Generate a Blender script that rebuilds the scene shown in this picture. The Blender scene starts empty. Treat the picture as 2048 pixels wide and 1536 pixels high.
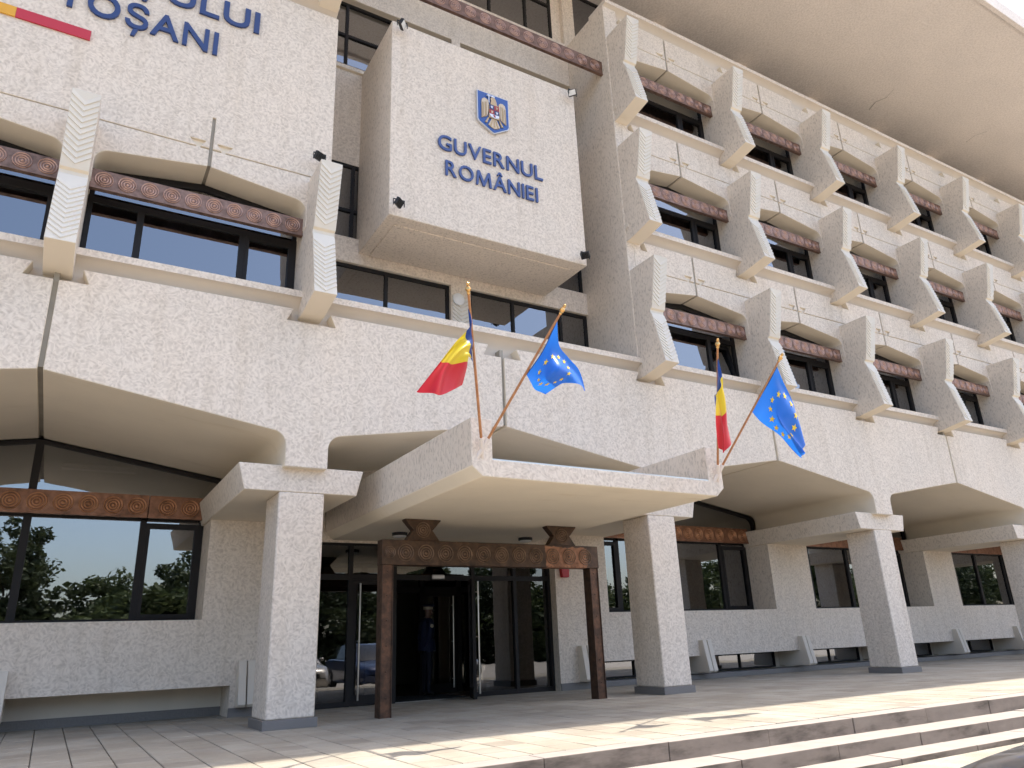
import bpy, bmesh, math, random
from mathutils import Matrix, Vector

random.seed(7)
scene = bpy.context.scene
COL = scene.collection

# ------------------------------------------------------------------ camera
RIGHT = Vector((0.861477, -0.506363, -0.038135))
DOWN = Vector((0.135417, 0.301466, -0.943812))
FWD = Vector((0.489408, 0.807908, 0.328276))
CAM_POS = Vector((0.0, -10.0, 0.0))
cam_data = bpy.data.cameras.new("camera")
cam = bpy.data.objects.new("camera", cam_data)
COL.objects.link(cam)
m = Matrix((RIGHT, -DOWN, -FWD)).transposed().to_4x4()
m.translation = CAM_POS
cam.matrix_world = m
cam_data.sensor_width = 36.0
cam_data.lens = 36.0 * 1489.0 / 2048.0
cam_data.clip_start = 0.05
cam_data.clip_end = 2000.0
scene.camera = cam

# ------------------------------------------------------------------ sky, sun, exposure
SUN_TRAVEL = Vector((-0.43, 0.043, -1.0)).normalized()
TO_SUN = -SUN_TRAVEL
world = bpy.data.worlds.new("World")
scene.world = world
world.use_nodes = True
wn = world.node_tree.nodes
wl = world.node_tree.links
wn.clear()
w_out = wn.new("ShaderNodeOutputWorld")
w_bg = wn.new("ShaderNodeBackground")
w_sky = wn.new("ShaderNodeTexSky")
w_sky.sky_type = 'NISHITA'
w_sky.sun_disc = False
w_sky.sun_elevation = math.asin(TO_SUN.z)
w_sky.sun_rotation = math.atan2(TO_SUN.x, TO_SUN.y)
w_sky.air_density = 1.0
w_sky.dust_density = 3.2
w_sky.ozone_density = 1.0
w_bg.inputs['Strength'].default_value = 0.15
wl.new(w_sky.outputs[0], w_bg.inputs[0])
wl.new(w_bg.outputs[0], w_out.inputs[0])

sun_data = bpy.data.lights.new("sun", 'SUN')
sun_data.energy = 2.8
sun_data.angle = math.radians(0.53)
sun_data.color = (1.0, 0.93, 0.82)
sun = bpy.data.objects.new("sun", sun_data)
COL.objects.link(sun)
sun.rotation_euler = SUN_TRAVEL.to_track_quat('-Z', 'Y').to_euler()
sun.location = (20, -10, 40)

scene.view_settings.view_transform = 'Standard'
scene.view_settings.look = 'None'
scene.view_settings.exposure = 1.42
scene.view_settings.gamma = 1.0
scene.view_settings.use_curve_mapping = False
scene.cycles.max_bounces = 6
scene.cycles.diffuse_bounces = 4
scene.cycles.glossy_bounces = 3
scene.cycles.transparent_max_bounces = 10
scene.cycles.use_denoising = True
scene.cycles.use_adaptive_sampling = True
scene.cycles.adaptive_threshold = 0.02
scene.cycles.caustics_reflective = False
scene.cycles.caustics_refractive = False

# ------------------------------------------------------------------ materials
MATS = {}


class NT:
    def __init__(self, name):
        self.m = bpy.data.materials.new(name)
        self.m.use_nodes = True
        self.n = self.m.node_tree.nodes
        self.l = self.m.node_tree.links
        self.n.clear()
        self.out = self.n.new("ShaderNodeOutputMaterial")
        MATS[name] = self.m

    def add(self, kind, **kw):
        nd = self.n.new(kind)
        for k, v in kw.items():
            if hasattr(nd, k):
                setattr(nd, k, v)
        return nd

    def link(self, a, b):
        self.l.new(a, b)

    def pos(self, scale=1.0, warp=0.0, warp_scale=4.0, stretch=None):
        g = self.add("ShaderNodeNewGeometry").outputs['Position']
        if warp > 0:
            nz = self.add("ShaderNodeTexNoise")
            nz.inputs['Scale'].default_value = warp_scale
            nz.inputs['Detail'].default_value = 1.0
            self.link(g, nz.inputs['Vector'])
            sub = self.add("ShaderNodeVectorMath", operation='SUBTRACT')
            self.link(nz.outputs['Color'], sub.inputs[0])
            sub.inputs[1].default_value = (0.5, 0.5, 0.5)
            mul = self.add("ShaderNodeVectorMath", operation='SCALE')
            self.link(sub.outputs[0], mul.inputs[0])
            mul.inputs['Scale'].default_value = warp
            ad = self.add("ShaderNodeVectorMath", operation='ADD')
            self.link(g, ad.inputs[0])
            self.link(mul.outputs[0], ad.inputs[1])
            g = ad.outputs[0]
        if stretch:
            mp = self.add("ShaderNodeMapping")
            mp.inputs['Rotation'].default_value = stretch[0]
            mp.inputs['Scale'].default_value = stretch[1]
            self.link(g, mp.inputs['Vector'])
            g = mp.outputs[0]
        return g

    def noise(self, vec, scale, detail=3.0, rough=0.55):
        nz = self.add("ShaderNodeTexNoise")
        nz.inputs['Scale'].default_value = scale
        nz.inputs['Detail'].default_value = detail
        nz.inputs['Roughness'].default_value = rough
        self.link(vec, nz.inputs['Vector'])
        return nz.outputs['Fac']

    def ramp(self, fac, stops):
        r = self.add("ShaderNodeValToRGB")
        els = r.color_ramp.elements
        while len(els) < len(stops):
            els.new(0.5)
        for e, (p, c) in zip(els, stops):
            e.position = p
            e.color = (*c, 1.0) if len(c) == 3 else c
        self.link(fac, r.inputs[0])
        return r.outputs[0]

    def mix(self, fac, a, b, mode='MIX'):
        mx = self.add("ShaderNodeMix", data_type='RGBA', blend_type=mode)
        if isinstance(fac, (int, float)):
            mx.inputs[0].default_value = fac
        else:
            self.link(fac, mx.inputs[0])
        for i, v in ((6, a), (7, b)):
            if isinstance(v, tuple):
                mx.inputs[i].default_value = (*v, 1.0)
            else:
                self.link(v, mx.inputs[i])
        return mx.outputs[2]

    def bump(self, height, strength=0.3, dist=0.01, normal=None):
        b = self.add("ShaderNodeBump")
        b.inputs['Strength'].default_value = strength
        b.inputs['Distance'].default_value = dist
        self.link(height, b.inputs['Height'])
        if normal is not None:
            self.link(normal, b.inputs['Normal'])
        return b.outputs[0]

    def principled(self, color, rough=0.8, metallic=0.0, spec=0.5, normal=None):
        p = self.add("ShaderNodeBsdfPrincipled")
        if isinstance(color, tuple):
            p.inputs['Base Color'].default_value = (*color, 1.0)
        else:
            self.link(color, p.inputs['Base Color'])
        if isinstance(rough, (int, float)):
            p.inputs['Roughness'].default_value = rough
        else:
            self.link(rough, p.inputs['Roughness'])
        p.inputs['Metallic'].default_value = metallic
        p.inputs['Specular IOR Level'].default_value = spec
        if normal is not None:
            self.link(normal, p.inputs['Normal'])
        return p

    def done(self, shader):
        self.link(shader.outputs[0], self.out.inputs['Surface'])
        return self.m


def plain(name, color, rough=0.7, metallic=0.0, spec=0.5, var=0.0, vscale=3.0, bump=0.0, bscale=60.0):
    t = NT(name)
    c = color
    nrm = None
    if var > 0:
        f = t.noise(t.pos(), vscale, 4.0)
        lo = tuple(max(0.0, x * (1 - var)) for x in color)
        hi = tuple(min(1.0, x * (1 + var)) for x in color)
        c = t.ramp(f, [(0.3, lo), (0.7, hi)])
    if bump > 0:
        nrm = t.bump(t.noise(t.pos(), bscale, 3.0), bump, 0.004)
    return t.done(t.principled(c, rough, metallic, spec, nrm))


def stucco_material(name, light, dark, cell=9.0, bump=0.4):
    """trowelled render: short dashes that change direction from dab to dab, on a pale ground"""
    t = NT(name)
    v = t.pos(1.0, 0.14, 5.0)
    vor = t.add("ShaderNodeTexVoronoi", feature='F1')
    vor.inputs['Scale'].default_value = cell
    t.link(v, vor.inputs['Vector'])
    sepc = t.add("ShaderNodeSeparateColor")
    t.link(vor.outputs['Color'], sepc.inputs[0])
    ang = t.add("ShaderNodeMath", operation='MULTIPLY')
    t.link(sepc.outputs[0], ang.inputs[0])
    ang.inputs[1].default_value = 6.283
    rot = t.add("ShaderNodeVectorRotate", rotation_type='AXIS_ANGLE')
    rot.inputs['Axis'].default_value = (0, 1, 0)
    t.link(v, rot.inputs['Vector'])
    t.link(ang.outputs[0], rot.inputs['Angle'])
    mp2 = t.add("ShaderNodeMapping")
    mp2.inputs['Scale'].default_value = (1.0, 1.0, 0.42)
    t.link(rot.outputs[0], mp2.inputs['Vector'])
    dash = t.noise(mp2.outputs[0], 30.0, 1.0, 0.5)
    st = t.ramp(dash, [(0.36, (0, 0, 0)), (0.60, (1, 1, 1))])
    vor2 = t.add("ShaderNodeTexVoronoi", feature='F1')
    vor2.inputs['Scale'].default_value = 21.0
    t.link(v, vor2.inputs['Vector'])
    blob = t.ramp(vor2.outputs['Distance'], [(0.18, (0, 0, 0)), (0.58, (1, 1, 1))])
    pat = t.mix(0.45, st, blob)
    base = t.mix(pat, dark, light)
    big = t.noise(t.pos(), 0.7, 3.0)
    tone = t.ramp(big, [(0.3, (0.93, 0.935, 0.94)), (0.7, (1.0, 0.99, 0.98))])
    colr = t.mix(1.0, base, tone, 'MULTIPLY')
    # faint streaks of dirt running down
    v3 = t.pos(1.0, 0.0, 2.0, ((0, 0, 0), (3.0, 3.0, 0.25)))
    dirt = t.ramp(t.noise(v3, 1.6, 3.0), [(0.50, (1, 1, 1)), (0.72, (0.87, 0.85, 0.82))])
    colr = t.mix(0.6, colr, dirt, 'MULTIPLY')
    nrm = t.bump(pat, bump, 0.006)
    return t.done(t.principled(colr, 0.88, 0.0, 0.25, nrm))


stucco_material('stucco', (0.815, 0.722, 0.618), (0.59, 0.507, 0.425), 10.5, 0.42)


def side_material():
    t = NT('stucco_fine')
    v = t.pos(1.0, 0.08, 6.0, ((0.3, 0.2, 0.0), (1.0, 1.0, 0.45)))
    f = t.noise(v, 30.0, 3.0, 0.6)
    dots = t.ramp(f, [(0.33, (0.53, 0.46, 0.39)), (0.47, (0.73, 0.645, 0.55)), (0.75, (0.79, 0.70, 0.60))])
    big = t.ramp(t.noise(t.pos(), 1.1, 3.0), [(0.3, (0.93, 0.93, 0.93)), (0.7, (1, 1, 1))])
    c = t.mix(1.0, dots, big, 'MULTIPLY')
    nrm = t.bump(f, 0.35, 0.005)
    t.done(t.principled(c, 0.9, 0.0, 0.2, nrm))


side_material()


def smooth_material(name, col, bscale=55.0, b=0.25):
    t = NT(name)
    f = t.noise(t.pos(), 1.2, 4.0)
    c = t.ramp(f, [(0.3, tuple(x * 0.93 for x in col)), (0.7, col)])
    stain = t.ramp(t.noise(t.pos(1.0, 0.0, 1.0, ((0, 0, 0), (0.35, 1.3, 1.0))), 2.4, 5.0, 0.6),
                   [(0.60, (1, 1, 1)), (0.80, (0.88, 0.85, 0.80))])
    c = t.mix(0.8, c, stain, 'MULTIPLY')
    nrm = t.bump(t.noise(t.pos(), bscale, 3.0), b, 0.004)
    t.done(t.principled(c, 0.85, 0.0, 0.25, nrm))


smooth_material('plaster', (0.80, 0.71, 0.58))
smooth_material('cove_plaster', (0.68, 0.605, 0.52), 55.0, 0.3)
smooth_material('soffit_plaster', (0.86, 0.765, 0.62), 38.0, 0.5)
smooth_material('relief_plaster', (0.74, 0.69, 0.61), 80.0, 0.2)
smooth_material('white_plaster', (0.72, 0.65, 0.56), 60.0, 0.2)


def soffit_material():
    t = NT('roof_soffit')
    f = t.noise(t.pos(), 0.5, 4.0)
    c = t.ramp(f, [(0.3, (0.76, 0.695, 0.64)), (0.7, (0.84, 0.765, 0.70))])
    g = t.noise(t.pos(1.0, 0.05, 6.0), 20.0, 2.0, 0.5)
    c2 = t.ramp(g, [(0.35, (0.86, 0.85, 0.84)), (0.6, (1, 1, 1))])
    c = t.mix(0.9, c, c2, 'MULTIPLY')
    nrm = t.bump(g, 0.7, 0.02)
    t.done(t.principled(c, 0.9, 0.0, 0.2, nrm))


soffit_material()
plain('joint', (0.33, 0.30, 0.25), 0.8, var=0.12)
plain('dark_frame', (0.014, 0.012, 0.012), 0.6, spec=0.3)
plain('black_metal', (0.012, 0.012, 0.013), 0.45)
plain('steel', (0.55, 0.53, 0.50), 0.28, metallic=1.0)
plain('granite', (0.185, 0.172, 0.165), 0.45, var=0.35, vscale=120.0)
plain('interior_wall', (0.34, 0.31, 0.28), 0.9)
plain('interior_dark', (0.17, 0.155, 0.14), 0.7)
plain('interior_floor', (0.16, 0.11, 0.075), 0.4, var=0.2, vscale=6.0)
plain('white_paint', (0.80, 0.79, 0.77), 0.5)
plain('letter_blue', (0.018, 0.045, 0.16), 0.38)
plain('letter_blue_light', (0.035, 0.075, 0.24), 0.38)
plain('stripe_yellow', (0.72, 0.36, 0.03), 0.5)
plain('stripe_red', (0.50, 0.028, 0.05), 0.5)
plain('stripe_blue', (0.02, 0.05, 0.22), 0.5)
plain('shield_blue', (0.018, 0.085, 0.33), 0.35)
plain('silver', (0.62, 0.63, 0.66), 0.3, metallic=0.6)
plain('gold', (0.46, 0.33, 0.19), 0.35, metallic=0.45)
plain('gold_light', (0.60, 0.48, 0.34), 0.4, metallic=0.2)
plain('enamel_red', (0.34, 0.03, 0.035), 0.4)
plain('enamel_blue', (0.03, 0.04, 0.13), 0.4)
plain('finial_gold', (0.70, 0.42, 0.16), 0.22, metallic=1.0)
plain('socket_paint', (0.74, 0.66, 0.60), 0.55)
plain('alarm_red', (0.42, 0.012, 0.016), 0.4)
plain('rubber', (0.02, 0.02, 0.02), 0.85)
plain('door_mat', (0.012, 0.012, 0.013), 0.95)
plain('uniform', (0.006, 0.012, 0.045), 0.75)
plain('trousers', (0.008, 0.010, 0.022), 0.8)
plain('skin', (0.22, 0.135, 0.10), 0.55)
plain('cap_white', (0.42, 0.39, 0.31), 0.6)
plain('bark', (0.07, 0.05, 0.035), 0.9, var=0.3, vscale=9.0, bump=0.5, bscale=18.0)
plain('asphalt', (0.36, 0.325, 0.28), 0.9, var=0.2, vscale=14.0, bump=0.3, bscale=90.0)
plain('star_yellow', (0.85, 0.60, 0.03), 0.45)
plain('lamp_glass', (0.75, 0.75, 0.73), 0.3)


def wood():
    t = NT('pole_wood')
    f = t.noise(t.pos(1.0, 0.0, 1.0, ((0, 0, 0), (30, 30, 4))), 1.5, 3.0)
    c = t.ramp(f, [(0.3, (0.36, 0.15, 0.055)), (0.7, (0.52, 0.24, 0.10))])
    t.done(t.principled(c, 0.45, 0.0, 0.4))


wood()


def copper(name, base, bright, patina, rough=0.42, metallic=0.75, thr=(0.45, 0.7), patch=None):
    t = NT(name)
    f = t.noise(t.pos(), 9.0, 5.0, 0.65)
    c = t.ramp(f, [(0.25, patina), (thr[0], base), (thr[1] + 0.1, bright)])
    if patch:
        # polished area with a ragged outline
        sep = t.add("ShaderNodeSeparateXYZ")
        t.link(t.pos(1.0, 0.10, 9.0), sep.inputs[0])
        a = t.add("ShaderNodeMath", operation='GREATER_THAN')
        t.link(sep.outputs[0], a.inputs[0])
        a.inputs[1].default_value = patch[0]
        b = t.add("ShaderNodeMath", operation='LESS_THAN')
        t.link(sep.outputs[0], b.inputs[0])
        b.inputs[1].default_value = patch[1]
        m1 = t.add("ShaderNodeMath", operation='MULTIPLY')
        t.link(a.outputs[0], m1.inputs[0])
        t.link(b.outputs[0], m1.inputs[1])
        hz = t.add("ShaderNodeMath", operation='LESS_THAN')
        t.link(sep.outputs[2], hz.inputs[0])
        hz.inputs[1].default_value = 1.475
        mm = t.add("ShaderNodeMath", operation='MULTIPLY')
        t.link(m1.outputs[0], mm.inputs[0])
        t.link(hz.outputs[0], mm.inputs[1])
        cc = t.ramp(f, [(0.3, (0.17, 0.075, 0.038)), (0.6, (0.34, 0.16, 0.085))])
        c = t.mix(mm.outputs[0], c, cc)
    nrm = t.bump(t.noise(t.pos(), 38.0, 3.0, 0.6), 0.35, 0.006)
    r = t.ramp(f, [(0.3, (rough + 0.15,) * 3), (0.7, (rough,) * 3)])
    t.done(t.principled(c, r, metallic, 0.5, nrm))


copper('copper_rose', (0.225, 0.140, 0.108), (0.335, 0.21, 0.16), (0.12, 0.080, 0.064))
copper('copper_rose_ring', (0.44, 0.27, 0.21), (0.56, 0.35, 0.28), (0.26, 0.155, 0.125), 0.36)
copper('copper_orange', (0.23, 0.112, 0.067), (0.35, 0.175, 0.105), (0.115, 0.067, 0.046))
copper('copper_orange_ring', (0.40, 0.19, 0.095), (0.52, 0.27, 0.14), (0.20, 0.09, 0.05), 0.36)
copper('copper_dark', (0.085, 0.052, 0.034), (0.14, 0.082, 0.050), (0.045, 0.035, 0.026), 0.5, 0.65, patch=(6.80, 7.62))
copper('copper_dark_ring', (0.16, 0.10, 0.065), (0.25, 0.16, 0.10), (0.085, 0.058, 0.04), 0.42, 0.65)
copper('copper_post', (0.095, 0.052, 0.033), (0.21, 0.10, 0.055), (0.055, 0.036, 0.025), 0.45, 0.6)
copper('copper_edge', (0.085, 0.05, 0.034), (0.13, 0.075, 0.045), (0.045, 0.034, 0.025), 0.5, 0.6)


def glass_material(name, tint, ior=1.75, gloss=(0.92, 0.95, 1.0)):
    t = NT(name)
    fr = t.add("ShaderNodeFresnel")
    fr.inputs['IOR'].default_value = ior
    tr = t.add("ShaderNodeBsdfTransparent")
    tr.inputs[0].default_value = (*tint, 1)
    gl = t.add("ShaderNodeBsdfGlossy")
    gl.inputs['Color'].default_value = (*gloss, 1)
    gl.inputs['Roughness'].default_value = 0.004
    nz = t.noise(t.pos(), 1.3, 2.0)
    b = t.bump(nz, 0.06, 0.02)
    t.link(b, gl.inputs['Normal'])
    mx = t.add("ShaderNodeMixShader")
    t.link(fr.outputs[0], mx.inputs[0])
    t.link(tr.outputs[0], mx.inputs[1])
    t.link(gl.outputs[0], mx.inputs[2])
    t.done(mx)


glass_material('window_glass', (0.55, 0.54, 0.51), 3.0)
glass_material('door_glass', (0.52, 0.51, 0.48), 2.1)


def cloth(name, cols):
    """cols: list of (start_u, colour) along the flag's fly, constant bands."""
    t = NT(name)
    uv = t.add("ShaderNodeUVMap")
    sep = t.add("ShaderNodeSeparateXYZ")
    t.link(uv.outputs[0], sep.inputs[0])
    r = t.add("ShaderNodeValToRGB")
    r.color_ramp.interpolation = 'CONSTANT'
    els = r.color_ramp.elements
    while len(els) < len(cols):
        els.new(0.5)
    for e, (p, c) in zip(els, cols):
        e.position = p
        e.color = (*c, 1)
    t.link(sep.outputs[0], r.inputs[0])
    wv = t.noise(t.pos(), 420.0, 1.0)
    nrm = t.bump(wv, 0.08, 0.002)
    p = t.principled(r.outputs[0], 0.36, 0.0, 0.55, nrm)
    p.inputs['Sheen Weight'].default_value = 0.15
    tl = t.add("ShaderNodeBsdfTranslucent")
    t.link(r.outputs[0], tl.inputs[0])
    mx = t.add("ShaderNodeMixShader")
    mx.inputs[0].default_value = 0.38
    t.link(p.outputs[0], mx.inputs[1])
    t.link(tl.outputs[0], mx.inputs[2])
    t.done(mx)


cloth('cloth_tricolour', [(0.0, (0.008, 0.05, 0.26)), (0.335, (0.86, 0.66, 0.02)), (0.665, (0.70, 0.010, 0.022))])
cloth('cloth_blue', [(0.0, (0.008, 0.03, 0.14)), (0.03, (0.018, 0.20, 0.80))])


def paving():
    t = NT('paving')
    g = t.pos()
    sc = t.add("ShaderNodeVectorMath", operation='SCALE')
    t.link(g, sc.inputs[0])
    sc.inputs['Scale'].default_value = 1 / 0.335
    fl = t.add("ShaderNodeVectorMath", operation='FLOOR')
    t.link(sc.outputs[0], fl.inputs[0])
    wnz = t.add("ShaderNodeTexWhiteNoise")
    t.link(fl.outputs[0], wnz.inputs['Vector'])
    slab = t.ramp(wnz.outputs['Value'], [(0.0, (0.385, 0.35, 0.29)), (0.75, (0.44, 0.40, 0.335)), (1.0, (0.34, 0.305, 0.255))])
    grain = t.noise(g, 130.0, 2.0, 0.7)
    gr = t.ramp(grain, [(0.30, (0.66, 0.65, 0.62)), (0.55, (1, 1, 1)), (0.75, (1.0, 1.0, 1.0))])
    c = t.mix(0.85, slab, gr, 'MULTIPLY')
    blot = t.ramp(t.noise(g, 1.3, 4.0, 0.65), [(0.42, (0.80, 0.77, 0.73)), (0.62, (1, 1, 1))])
    c = t.mix(0.7, c, blot, 'MULTIPLY')
    nrm = t.bump(grain, 0.35, 0.004)
    t.done(t.principled(c, 0.85, 0.0, 0.3, nrm))


paving()


def step_stone():
    t = NT('step_stone')
    g = t.pos()
    nrmv = t.add("ShaderNodeNewGeometry")
    f = t.noise(g, 5.0, 4.0, 0.6)
    c = t.ramp(f, [(0.3, (0.31, 0.275, 0.245)), (0.7, (0.36, 0.32, 0.285))])
    riser_tone = t.noise(t.pos(1.0, 0.0, 1.0, ((0, 0, 0), (0.55, 0.4, 2.0))), 2.1, 5.0, 0.62)
    sep = t.add("ShaderNodeSeparateXYZ")
    t.link(nrmv.outputs['Normal'], sep.inputs[0])
    rise = t.add("ShaderNodeMath", operation='LESS_THAN')
    t.link(sep.outputs[2], rise.inputs[0])
    rise.inputs[1].default_value = 0.5
    dark = t.ramp(riser_tone, [(0.36, (0.30, 0.275, 0.25)), (0.50, (0.68, 0.63, 0.58)), (0.72, (0.84, 0.79, 0.73))])  # upright faces darker than the treads, with uneven stains
    c2 = t.mix(1.0, c, dark, 'MULTIPLY')
    c = t.mix(rise.outputs[0], c, c2)
    nrm = t.bump(t.noise(g, 90.0, 3.0), 0.2, 0.003)
    t.done(t.principled(c, 0.8, 0.0, 0.3, nrm))


step_stone()


def leaves(name, a, b):
    t = NT(name)
    f = t.noise(t.pos(), 1.8, 3.0)
    c = t.ramp(f, [(0.3, a), (0.7, b)])
    p = t.principled(c, 0.6, 0.0, 0.3)
    tl = t.add("ShaderNodeBsdfTranslucent")
    t.link(c, tl.inputs[0])
    mx = t.add("ShaderNodeMixShader")
    mx.inputs[0].default_value = 0.3
    t.link(p.outputs[0], mx.inputs[1])
    t.link(tl.outputs[0], mx.inputs[2])
    t.done(mx)


leaves('leaf_dark', (0.034, 0.048, 0.020), (0.062, 0.080, 0.034))
leaves('leaf_light', (0.048, 0.068, 0.025), (0.085, 0.108, 0.042))


def car_paint(name, col):
    t = NT(name)
    p = t.principled(col, 0.35, 0.3, 0.5)
    p.inputs['Coat Weight'].default_value = 0.8
    p.inputs['Coat Roughness'].default_value = 0.05
    t.done(p)


car_paint('paint_grey', (0.10, 0.095, 0.095))
car_paint('paint_silver', (0.42, 0.40, 0.38))
car_paint('paint_navy', (0.012, 0.03, 0.10))
car_paint('paint_black', (0.015, 0.016, 0.02))
plain('car_glass', (0.012, 0.013, 0.014), 0.03, spec=0.8)
plain('headlight_glass', (0.18, 0.19, 0.2), 0.08, spec=0.8)

# ------------------------------------------------------------------ builders


def world_of(o):
    b = Matrix.LocRotScale(o.location, o.rotation_euler, o.scale)
    if o.parent:
        return world_of(o.parent) @ o.matrix_parent_inverse @ b
    return b


def attach(o, parent, local=False):
    if parent is None:
        return o
    o.parent = parent
    if not local:
        o.matrix_parent_inverse = world_of(parent).inverted()
    return o


def finish_mesh(me, smooth=35.0):
    if smooth:
        for p in me.polygons:
            p.use_smooth = True
        me.set_sharp_from_angle(angle=math.radians(smooth))


def make(name, verts, faces, mats, parent=None, pick=None, fmat=None, bevel=0.0, smooth=35.0, local=False, loc=None, fix=True):
    me = bpy.data.meshes.new(name)
    me.from_pydata(verts, [], faces)
    if isinstance(mats, str):
        mats = (mats,)
    for mm in mats:
        me.materials.append(MATS[mm])
    if fix:
        bm = bmesh.new()
        bm.from_mesh(me)
        bmesh.ops.recalc_face_normals(bm, faces=bm.faces)
        bm.to_mesh(me)
        bm.free()
    if fmat is not None:
        for p, i in zip(me.polygons, fmat):
            p.material_index = i
    if pick:
        for p in me.polygons:
            p.material_index = pick(p.normal)
    finish_mesh(me, smooth)
    o = bpy.data.objects.new(name, me)
    COL.objects.link(o)
    if loc is not None:
        o.location = loc
    attach(o, parent, local)
    if bevel > 0:
        bv = o.modifiers.new("bevel", 'BEVEL')
        bv.width = bevel
        bv.segments = 2
        bv.limit_method = 'ANGLE'
        bv.angle_limit = math.radians(40)
    return o


def inst(o, parent, loc, rot=(0, 0, 0), name=None, scale=None):
    c = o.copy()
    if name:
        c.name = name
    COL.objects.link(c)
    c.parent = None
    c.matrix_parent_inverse = Matrix.Identity(4)
    c.location = loc
    c.rotation_euler = rot
    if scale:
        c.scale = scale
    attach(c, parent)
    return c


WALL = ('stucco', 'stucco_fine', 'plaster')


def wall_pick(n):
    if n.y < -0.5:
        return 0
    if n.z < -0.35 or n.z > 0.8:
        return 2
    return 1


class MB:
    """collects boxes and prisms for ONE mesh"""

    def __init__(self):
        self.v = []
        self.f = []

    def box(self, x0, x1, y0, y1, z0, z1):
        b = len(self.v)
        self.v += [(x0, y0, z0), (x1, y0, z0), (x1, y1, z0), (x0, y1, z0), (x0, y0, z1), (x1, y0, z1), (x1, y1, z1), (x0, y1, z1)]
        self.f += [tuple(b + i for i in q) for q in ((0, 3, 2, 1), (4, 5, 6, 7), (0, 1, 5, 4), (1, 2, 6, 5), (2, 3, 7, 6), (3, 0, 4, 7))]
        return self

    def prism(self, poly, axis, a, b):
        """poly of 2-D points, extruded along axis from a to b. axis 'y': (x,z); 'x': (y,z); 'z': (x,y)"""
        s = len(self.v)
        n = len(poly)

        def p3(p, t):
            if axis == 'y':
                return (p[0], t, p[1])
            if axis == 'x':
                return (t, p[0], p[1])
            return (p[0], p[1], t)
        self.v += [p3(p, a) for p in poly] + [p3(p, b) for p in poly]
        self.f.append(tuple(range(s, s + n)))
        self.f.append(tuple(range(s + 2 * n - 1, s + n - 1, -1)))
        for i in range(n):
            j = (i + 1) % n
            self.f.append((s + i, s + n + i, s + n + j, s + j))
        return self

    def bar(self, p, q, w, d, y0):
        """flat bar in an XZ plane from p to q, width w, depth d starting at y0"""
        px, pz = p
        qx, qz = q
        L = math.hypot(qx - px, qz - pz)
        nx, nz = -(qz - pz) / L * w / 2, (qx - px) / L * w / 2
        return self.prism([(px - nx, pz - nz), (qx - nx, qz - nz), (qx + nx, qz + nz), (px + nx, pz + nz)], 'y', y0, y0 + d)

    def tube(self, a, b, r0, r1, n=10):
        a = Vector(a)
        b = Vector(b)
        d = (b - a).normalized()
        u = d.orthogonal().normalized()
        w = d.cross(u)
        s = len(self.v)
        for (c, r) in ((a, r0), (b, r1)):
            for i in range(n):
                t = 2 * math.pi * i / n
                self.v.append(tuple(c + u * (r * math.cos(t)) + w * (r * math.sin(t))))
        for i in range(n):
            j = (i + 1) % n
            self.f.append((s + i, s + j, s + n + j, s + n + i))
        self.f.append(tuple(range(s + n - 1, s - 1, -1)))
        self.f.append(tuple(range(s + n, s + 2 * n)))
        return self

    def lathe(self, prof, origin, axis='z', n=20):
        """prof: list of (r, h); revolved about axis through origin"""
        s = len(self.v)
        ox, oy, oz = origin
        for (r, h) in prof:
            for i in range(n):
                t = 2 * math.pi * i / n
                c, sn = r * math.cos(t), r * math.sin(t)
                if axis == 'z':
                    self.v.append((ox + c, oy + sn, oz + h))
                else:
                    self.v.append((ox + c, oy + h, oz + sn))
        for k in range(len(prof) - 1):
            for i in range(n):
                j = (i + 1) % n
                self.f.append((s + k * n + i, s + k * n + j, s + (k + 1) * n + j, s + (k + 1) * n + i))
        self.f.append(tuple(range(s, s + n)))
        self.f.append(tuple(range(s + (len(prof) - 1) * n, s + len(prof) * n)))
        return self

    def build(self, name, mats, parent=None, **kw):
        return make(name, self.v, self.f, mats, parent, **kw)


def empty(name, loc):
    o = bpy.data.objects.new(name, None)
    o.empty_display_size = 0.2
    COL.objects.link(o)
    o.location = loc
    return o


def tag(o, label, cat, group=None):
    o['label'] = label
    o['category'] = cat
    if group:
        o['group'] = group
    return o


def kind(o, k):
    o['kind'] = k
    return o


def arc(cx, cz, rx, rz, a0, a1, n):
    return [(cx + rx * math.cos(math.radians(a0 + (a1 - a0) * i / n)), cz + rz * math.sin(math.radians(a0 + (a1 - a0) * i / n))) for i in range(n + 1)]


U = 3.215
X0 = -0.53
ZG = -0.90
FLOOR_H = 2.93


def XK(k):
    return X0 + U * k


KEND = 11                 # the right wing is built as far as this axis
XEND = XK(KEND) + 0.2
XWEST = XK(-2) - 0.2

# ------------------------------------------------------------------ ground, terrace, steps
street = kind(make('street', [(-300, -300, -1.26), (300, -300, -1.26), (300, 300, -1.26), (-300, 300, -1.26)], [(0, 1, 2, 3)], 'asphalt', smooth=0), 'structure')
tb = MB()
tb.box(-14, 60, -4.05, 9.0, -1.30, ZG - 0.03)
terrace = kind(tb.build('terrace', 'joint', smooth=0), 'structure')

S = 0.335


def proj(p):
    d = Vector(p) - CAM_POS
    z = d.dot(FWD)
    if z < 0.1:
        return None
    return (1024 + 1489 * d.dot(RIGHT) / z, 768 + 1489 * d.dot(DOWN) / z, z)


cells = []
for i in range(int(-12 / S), int(45 / S)):
    for j in range(-12, 11):
        x0, y0 = i * S, j * S
        if y0 < -4.085:
            continue
        y1 = y0 + S
        p = proj((x0 + S / 2, y0 + S / 2, ZG))
        key = 1e6
        if p and -60 < p[0] < 2100 and p[1] < 1580 and y1 < 3.3:
            key = p[2]
        cells.append((key, x0, y0))
cells.sort()


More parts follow.
